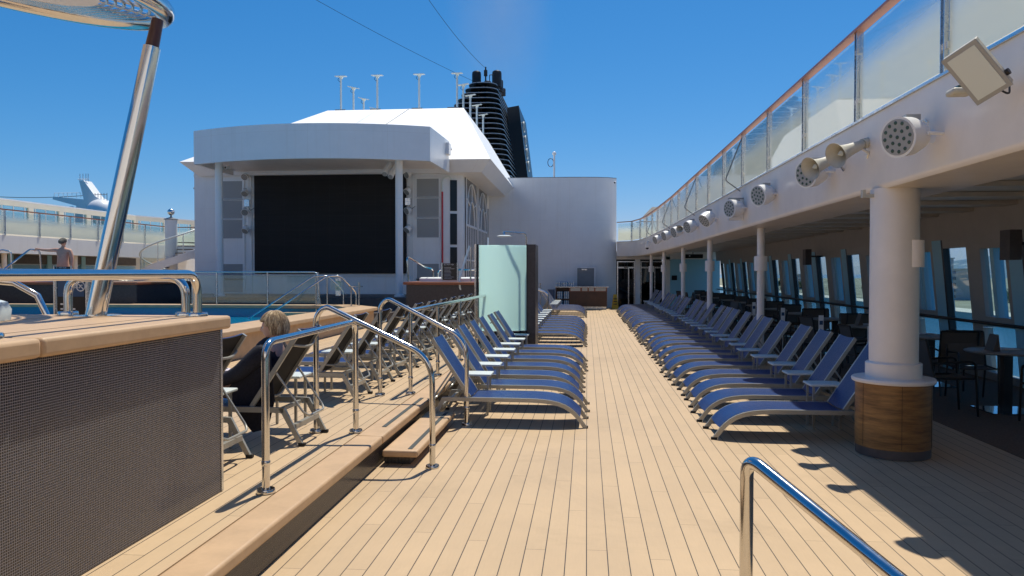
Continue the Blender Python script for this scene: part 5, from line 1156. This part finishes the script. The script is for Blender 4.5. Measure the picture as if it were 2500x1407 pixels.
# distant mast
t = thing('radar_mast', (-62, 90, 5), 'far white radar mast with crosstree and big dome behind the left deck', 'mast')
MB().prism([(-64.6, 90, 8), (-60.5, 90, 8), (-60.4, 90, 10.6), (-61.6, 90, 11.2), (-63.2, 90, 13.3), (-63.8, 90, 13.3), (-63.2, 90, 10.9), (-67.3, 90, 11.3), (-67.4, 90, 10.95), (-64.2, 90, 10.1)], (0, 1.6, 0), 'white').build('tower', t)
MB().sphere((-60.7, 89.6, 9.25), 1.6, 'white', 28).build('dome', t)
mb = MB()
for x in (-64.0, -63.6, -63.2, -62.9): mb.tube([(x, 90.5, 13.2), (x, 90.5, 14.2)], .05, 'white', 5)
mb.tube([(-64.3, 90.5, 13.5), (-62.8, 90.5, 13.5)], .05, 'white', 5); mb.build('antenna', t); mb = MB()
for k in range(7): mb.tube([(-67.3 + k * .6, 90.2, 11.1), (-67.3 + k * .6, 90.2, 11.75)], .03, 'white', 5)
mb.tube([(-67.3, 90.2, 11.75), (-63.7, 90.2, 11.75)], .03, 'white', 5); mb.build('guard_rail', t); mb = MB()
for k in range(5): mb.tube([(-61.8 + k * .4, 90.2, 10.6), (-61.8 + k * .4, 90.2, 11.7)], .04, 'grey', 5)
mb.tube([(-61.8, 90.2, 11.5), (-60.2, 90.2, 11.5)], .04, 'grey', 5); mb.build('guard_rail', t)
MB().sphere((-64.8, 90, 9.6), .45, 'white', 14).build('small_dome', t); fin(t)
tag(MB().tube([(-90 + 27 * k / 10, 92, 13.2 - .9 * 4 * (k / 10) * (1 - k / 10) - 1.5 * (k / 10)) for k in range(11)], .04, 'cable', 5).build('signal_line'), 'thin dark line hung from the far radar mast to the left edge', 'wire')
# extra furniture at the foot of the stair
for i, (x, y) in enumerate(((-15.9, 26.0), (-16.9, 26.6))):
    dup(L0, (x, y, .25), R(100), label='folded up lounger at the foot of the spiral stair, %s' % ('right one', 'left one')[i], group='loungers near the spiral stair')

# ================================================================= PEOPLE
def skin_mesh(name, parent, nodes_, edges, m, sub=2, root=0):
    me = bpy.data.meshes.new(name); org = root_loc(parent); bm = bmesh.new(); lay = bm.verts.layers.skin.verify()
    vs = []
    for i, (p, r_) in enumerate(nodes_):
        v = bm.verts.new(V(*p) - org); v[lay].radius = r_ if isinstance(r_, tuple) else (r_, r_); v[lay].use_root = (i == root); vs.append(v)
    for a, b_ in edges: bm.edges.new((vs[a], vs[b_]))
    bm.to_mesh(me); bm.free(); o = bpy.data.objects.new(name, me); COL.objects.link(o); o.parent = parent
    s_ = o.modifiers.new('skin', 'SKIN'); s_.use_smooth_shade = True; s_.branch_smoothing = .4
    ss = o.modifiers.new('sub', 'SUBSURF'); ss.levels = sub; ss.render_levels = sub
    dg = bpy.context.evaluated_depsgraph_get(); dg.update(); me2 = bpy.data.meshes.new_from_object(o.evaluated_get(dg)); o.modifiers.clear(); o.data = me2
    me2.materials.clear(); me2.materials.append(M[m])
    return o
def head(parent, c, face, r, m, name='face', hair=None, nose=.028):
    """head with nose, brow, mouth, ears and eyes; face = direction it looks"""
    c = V(*c); f = V(*face).normalized(); up = V(0, 0, 1); up = (up - f * up.dot(f)).normalized(); s_ = up.cross(f)
    mb = MB(); N, K = 32, 24; vs = []
    for i in range(K + 1):
        ph = math.pi * i / K
        for k in range(N):
            an = 2 * math.pi * k / N; x = math.sin(ph) * math.cos(an); y = math.sin(ph) * math.sin(an); z = -math.cos(ph)  # x = towards face
            px = x * r * (.95 if x > 0 else 1.08); py = y * r * .78; pz = z * r * 1.22
            if z < -.1 and x > 0: px *= 1 - .10 * (-z); py *= 1 - .25 * (-z)
            if x > .6:
                g_ = math.exp(-(y / .13) ** 2)
                px += r * .24 * g_ * max(0, 1 - abs((z + .16) / .30)) * (1.0 if z > -.38 else 0)
                px += r * .07 * math.exp(-((z + .52) / .07) ** 2) * math.exp(-(y / .3) ** 2) - r * .05 * math.exp(-((z + .63) / .05) ** 2) * math.exp(-(y / .25) ** 2) + r * .08 * math.exp(-((z + .82) / .1) ** 2) * math.exp(-(y / .3) ** 2)
                px -= r * .10 * math.exp(-((abs(y) - .34) / .14) ** 2 - ((z - .03) / .10) ** 2)
                px += r * .05 * math.exp(-((z - .2) / .08) ** 2) * math.exp(-(y / .6) ** 2)
            vs.append(c + f * px + s_ * py + up * pz)
    mb.add(vs, [(i * N + k, i * N + (k + 1) % N, (i + 1) * N + (k + 1) % N, (i + 1) * N + k) for i in range(K) for k in range(N)], m, True)
    for q in (-1, 1):
        e = c + s_ * q * r * .78 - up * r * .05 - f * r * .05; mb.sphere(tuple(e), r * .2, m, 12, (.6, .5, 1.2))
    h = mb.build(name, parent)
    eb = MB()
    for q in (-1, 1): eb.sphere(tuple(c + f * r * .80 + s_ * q * r * .29 + up * r * .04), r * .10, 'whitep', 10); eb.sphere(tuple(c + f * r * .87 + s_ * q * r * .29 + up * r * .04), r * .055, 'cable', 8)
    eb.build('eyes', parent)
    return h, f, s_, up
def hand(parent, wrist, dirv, palm_n, m, curl=.6, size=1.):
    """palm and five curled fingers"""
    w_ = V(*wrist); d = V(*dirv).normalized(); n_ = V(*palm_n); n_ = (n_ - d * n_.dot(d)).normalized(); s_ = d.cross(n_)
    mb = MB(); k = size
    mb.tube([w_, w_ + d * .03 * k, w_ + d * .085 * k], [.026 * k, .036 * k, .038 * k], m, 10)
    for q, L in ((-1.5, .062), (-.5, .074), (.5, .078), (1.5, .070)):
        b_ = w_ + d * .08 * k + s_ * q * .019 * k; p1 = b_ + (d * .9 - n_ * curl * .6).normalized() * L * .5 * k; p2 = p1 + (d * .4 - n_ * curl * 1.4).normalized() * L * .35 * k; p3 = p2 + (-d * .1 * curl - n_).normalized() * L * .25 * k
        mb.tube([b_, p1, p2, p3], [.0095 * k, .009 * k, .008 * k, .006 * k], m, 8)
    b_ = w_ + d * .03 * k + s_ * .03 * k; p1 = b_ + (d * .6 + s_ * .8).normalized() * .035 * k; p2 = p1 + (d * .8 - n_ * .6).normalized() * .03 * k
    mb.tube([b_, p1, p2], [.012 * k, .010 * k, .008 * k], m, 8)
    return mb.build('hand', parent)
def hair_cap(parent, c, f, s_, up, r, m, seed=1, drop=-.55):
    random.seed(seed); mb = MB(); N, K = 40, 20; vs = []
    c = V(*c)
    for i in range(K + 1):
        ph = math.pi * i / K
        for k in range(N):
            an = 2 * math.pi * k / N; x = math.sin(ph) * math.cos(an); y = math.sin(ph) * math.sin(an); z = -math.cos(ph)
            lim = drop if x < .12 else (-.25 if x < .32 else .34)
            if z < lim: z = lim + (z - lim) * .05
            w = 1 + .035 * math.sin(an * 9 + ph * 3) + random.uniform(-.03, .03)
            vs.append(c + f * (x * r * 1.18 * w - r * .05) + s_ * (y * r * .95 * w) + up * (z * r * 1.30 * w))
    mb.add(vs, [(i * N + k, i * N + (k + 1) % N, (i + 1) * N + (k + 1) % N, (i + 1) * N + k) for i in range(K) for k in range(N)], m, True)
    def pt(ph, an, o_):
        x = math.sin(ph) * math.cos(an); y = math.sin(ph) * math.sin(an); z = math.cos(ph)
        return c + f * (x * r * (1.18 + o_) - r * .05) + s_ * (y * r * (.95 + o_)) + up * (z * r * (1.30 + o_))
    for _ in range(1500):      # combed strands falling from the crown
        an = random.uniform(0, 2 * math.pi); ph = random.uniform(.05, 1.5); fr = math.cos(an)
        end = 1.22 if fr > .55 else 1.55 if fr > .2 else 2.15
        if ph > end - .15: continue
        L = min(random.uniform(.45, .95), end - ph); dr = random.uniform(-.12, .12); o0 = random.uniform(.0, .05); fl = random.uniform(0, .10) if ph + L > end - .1 else 0
        P = [pt(ph + L * q / 4, an + dr * (q / 4) ** 2, o0 + .03 * math.sin(q * .8) + fl * (q / 4) ** 3) for q in range(5)]
        mb.tube(P, [.0022, .0040, .0044, .0036, .0008], random.choice(('hairl', 'hairl', 'hairm', 'hairm', 'hair')), 4, cap=False)
    return mb.build('hair', parent)
# woman seated in the second lounger of the raised deck
t = thing('person', (-2.85, 6.2, .57), 'woman with short blond hair in a dark knit cardigan reclining in a lounger', 'person')
HC = (-2.655, 6.2, 1.185)
skin_mesh('body', t, [((-2.90, 6.2, .66), (.15, .13)), ((-2.80, 6.2, .80), (.14, .12)), ((-2.70, 6.2, .94), (.155, .12)), ((-2.645, 6.2, 1.03), (.12, .085)), ((-2.64, 6.2, 1.09), .05), ((-2.65, 6.2, 1.15), .05),
    ((-2.66, 6.03, 1.01), .065), ((-2.82, 5.99, .86), .052), ((-3.02, 6.02, .76), .042), ((-3.13, 6.08, .76), .032),
    ((-2.66, 6.37, 1.01), .065), ((-2.82, 6.42, .86), .052), ((-3.02, 6.38, .76), .042), ((-3.13, 6.32, .76), .032),
    ((-3.02, 6.10, .66), .105), ((-3.36, 6.09, .76), .078), ((-3.62, 6.09, .50), .055), ((-3.82, 6.09, .40), .04),
    ((-3.02, 6.30, .66), .105), ((-3.36, 6.31, .76), .078), ((-3.62, 6.31, .50), .055), ((-3.82, 6.31, .40), .04)],
    [(0, 1), (1, 2), (2, 3), (3, 4), (4, 5), (3, 6), (6, 7), (7, 8), (8, 9), (3, 10), (10, 11), (11, 12), (12, 13), (0, 14), (14, 15), (15, 16), (16, 17), (0, 18), (18, 19), (19, 20), (20, 21)], 'skinp')
skin_mesh('cardigan', t, [((-2.86, 6.2, .66), (.175, .15)), ((-2.79, 6.2, .80), (.165, .14)), ((-2.70, 6.2, .94), (.175, .145)), ((-2.65, 6.2, 1.035), (.13, .105)), ((-2.625, 6.2, 1.10), .082),
    ((-2.66, 6.02, 1.01), .088), ((-2.80, 5.98, .87), .074), ((-2.86, 5.97, .82), .066), ((-3.02, 6.02, .75), .055), ((-3.09, 6.06, .75), .045),
    ((-2.66, 6.38, 1.01), .088), ((-2.80, 6.42, .87), .074), ((-2.86, 6.43, .82), .066), ((-3.02, 6.38, .75), .055), ((-3.09, 6.34, .75), .045)],
    [(0, 1), (1, 2), (2, 3), (3, 4), (3, 5), (5, 6), (6, 7), (7, 8), (8, 9), (3, 10), (10, 11), (11, 12), (12, 13), (13, 14)], 'cloth')
MB().prism([(-2.98, 6.0, .66), (-2.80, 6.0, .90), (-2.60, 6.0, 1.02), (-2.56, 6.0, .60), (-2.62, 6.0, .36), (-2.75, 6.0, .33), (-2.90, 6.0, .50)], (0, .012, 0), 'cloth').build('cardigan_hem', t)
skin_mesh('skirt', t, [((-2.92, 6.2, .68), (.17, .135)), ((-3.08, 6.2, .71), (.19, .13)), ((-3.26, 6.2, .77), (.18, .105)), ((-3.40, 6.2, .79), (.17, .09)), ((-3.50, 6.2, .70), (.15, .07))], [(0, 1), (1, 2), (2, 3), (3, 4)], 'skirt')
h, f_, s_, u_ = head(t, HC, (-.96, -.28, -.02), .094, 'skinp')
hair_cap(t, (HC[0] + .01, HC[1], HC[2] + .012), f_, s_, u_, .098, 'hair', 4)
hand(t, (-3.12, 6.09, .765), (-.8, .5, -.1), (0, .3, 1), 'skinp', .5); hand(t, (-3.12, 6.31, .765), (-.8, -.5, -.1), (0, -.3, 1), 'skinp', .5)
fin(t)
# bare chested man standing at the left hot tub
t = thing('person', (-15.55, 22.2, .8), 'bare chested man in a cap and black shorts gripping a sloping rail', 'person')
mx, my = -16.13, 22.0; S = 1.0
skin_mesh('body', t, [((mx, my, 1.78), (.17, .14)), ((mx, my - .04, 1.98), (.205, .195)), ((mx, my - .02, 2.18), (.19, .155)), ((mx, my, 2.33), (.17, .11)), ((mx, my, 2.43), .07), ((mx, my - .01, 2.50), .065),
    ((mx - .20, my, 2.36), .075), ((mx - .42, my - .08, 2.34), .052), ((mx - .62, my - .16, 2.36), .038), ((mx - .70, my - .18, 2.385), .03),
    ((mx + .21, my, 2.34), .078), ((mx + .28, my, 2.08), .055), ((mx + .30, my - .05, 1.86), .042), ((mx + .31, my - .07, 1.78), .03),
    ((mx - .10, my, 1.68), .115), ((mx - .12, my, 1.25), .075), ((mx - .12, my + .02, .87), .045), ((mx - .12, my - .14, .84), .035),
    ((mx + .10, my, 1.68), .115), ((mx + .12, my, 1.25), .075), ((mx + .12, my + .02, .87), .045), ((mx + .12, my - .14, .84), .035)],
    [(0, 1), (1, 2), (2, 3), (3, 4), (4, 5), (3, 6), (6, 7), (7, 8), (8, 9), (3, 10), (10, 11), (11, 12), (12, 13), (0, 14), (14, 15), (15, 16), (16, 17), (0, 18), (18, 19), (19, 20), (20, 21)], 'skin')
skin_mesh('shorts', t, [((mx, my + .01, 1.80), (.19, .155)), ((mx, my, 1.70), (.20, .15)), ((mx - .12, my, 1.55), .125), ((mx - .13, my, 1.38), .11), ((mx + .12, my, 1.55), .125), ((mx + .13, my, 1.38), .11)], [(0, 1), (1, 2), (2, 3), (1, 4), (4, 5)], 'cloth')
h, f_, s_, u_ = head(t, (mx + .01, my - .03, 2.585), (.1, -1, -.25), .098, 'skin')
c = V(mx + .01, my - .03, 2.585)
MB().sphere(tuple(c + u_ * .055 - f_ * .012), .108, 'cap', 20, (1, 1, .85)).tube([tuple(c + f_ * q + u_ * (.06 - q * .1)) for q in (.05, .12, .17)], [.085, .075, .05], 'cap', 12).build('cap', t)
MB().tube([tuple(c + f_ * .088 + s_ * q + u_ * .012) for q in (-.07, -.03, .03, .07)], .02, 'black', 8).build('sunglasses', t)
hand(t, (mx - .69, my - .18, 2.385), (-.9, -.2, -.1), (0, 0, 1), 'skin', .9); hand(t, (mx + .31, my - .07, 1.79), (.02, -.05, -1), (-1, 0, 0), 'skin', .5); fin(t)
simple('handrail', 'sloping polished rail gripped by the bare chested man', 'handrail',
       [('rail_tube', MB().tube(rounded([(-17.6, 20.6, 1.3), (-17.05, 21.75, 2.37), (-16.81, 21.85, 2.33), (-16.78, 21.9, DZ)], .08), .027, 'steel', 10))], (-16.5, 21.5, DZ))
simple('handrail', 'polished rail hoop at the left picture edge beside the person in cream', 'handrail',
       [('rail_tube', MB().tube(rounded([(-18.8, 20.8, 1.5), (-17.95, 21.7, 2.36), (-17.72, 21.8, 2.3), (-17.70, 21.8, DZ)], .08), .027, 'steel', 10))], (-17.2, 21.5, DZ))
# person in cream at the left edge
t = thing('person', (-17.75, 21.6, .8), 'person in a loose cream shirt bending forward at the left picture edge', 'person')
mx, my = -18.55, 21.6
skin_mesh('body', t, [((mx - .1, my, 1.72), .14), ((mx, my, 1.95), .14), ((mx + .16, my, 2.2), .15), ((mx + .22, my - .02, 2.36), .11), ((mx + .30, my - .05, 2.46), .06), ((mx + .34, my - .06, 2.52), .06),
    ((mx + .26, my - .2, 2.30), .07), ((mx + .36, my - .22, 2.05), .05), ((mx + .42, my - .25, 1.86), .038), ((mx + .26, my + .2, 2.30), .07), ((mx + .36, my + .22, 2.05), .05), ((mx + .42, my + .2, 1.86), .038),
    ((mx - .2, my, 1.6), .12), ((mx - .2, my, 1.2), .075), ((mx - .2, my, .86), .045), ((mx - .02, my, 1.6), .12), ((mx - .02, my, 1.2), .075), ((mx - .02, my, .86), .045)],
    [(0, 1), (1, 2), (2, 3), (3, 4), (4, 5), (3, 6), (6, 7), (7, 8), (3, 9), (9, 10), (10, 11), (0, 12), (12, 13), (13, 14), (0, 15), (15, 16), (16, 17)], 'skin')
skin_mesh('shirt', t, [((mx - .1, my, 1.80), .19), ((mx + .02, my, 1.98), .19), ((mx + .16, my, 2.2), .20), ((mx + .22, my - .02, 2.36), .14), ((mx + .27, my - .22, 2.28), .11), ((mx + .37, my - .24, 2.10), .10), ((mx + .27, my + .22, 2.28), .11), ((mx + .37, my + .24, 2.10), .10)], [(0, 1), (1, 2), (2, 3), (3, 4), (4, 5), (3, 6), (6, 7)], 'khaki')
head(t, (mx + .38, my - .08, 2.60), (.7, -.5, -.3), .098, 'skin'); MB().sphere((mx + .36, my - .06, 2.66), .112, 'khaki', 18, (1, 1, .8)).build('hat', t)
hand(t, (mx + .42, my - .25, 1.87), (.1, -.1, -1), (-1, 0, 0), 'skin', .7); hand(t, (mx + .42, my + .2, 1.87), (.1, -.1, -1), (-1, 0, 0), 'skin', .7); fin(t)
# faint funnel smoke
sm = bpy.data.materials.new('thin_smoke'); sm.use_nodes = True; tt = sm.node_tree; tt.nodes.clear(); ou = tt.nodes.new('ShaderNodeOutputMaterial'); pv = tt.nodes.new('ShaderNodeVolumePrincipled')
pv.inputs['Color'].default_value = (.9, .9, .92, 1); pv.inputs['Density'].default_value = .012; tt.links.new(pv.outputs[0], ou.inputs['Volume']); M['smoke'] = sm
tc = tt.nodes.new('ShaderNodeTexCoord'); gr = tt.nodes.new('ShaderNodeTexGradient'); gr.gradient_type = 'SPHERICAL'
mp = tt.nodes.new('ShaderNodeMapping'); mp.inputs['Scale'].default_value = (.22, .22, .11); nz = tt.nodes.new('ShaderNodeTexNoise'); nz.inputs['Scale'].default_value = .5; nz.inputs['Detail'].default_value = 4
tt.links.new(tc.outputs['Object'], mp.inputs[0]); tt.links.new(mp.outputs[0], gr.inputs[0]); tt.links.new(tc.outputs['Object'], nz.inputs['Vector'])
tt.links.new(math_(tt, 'MULTIPLY', math_(tt, 'MULTIPLY', gr.outputs[1], nz.outputs[0]), .10), pv.inputs['Density'])
me = MB().sphere((0, 0, 0), 4.6, 'smoke', 24, (1, 1, 1.9)); o = me.build('smoke', rebase=False); o.location = (-6.9, 60, 22.0); o['kind'] = 'stuff'
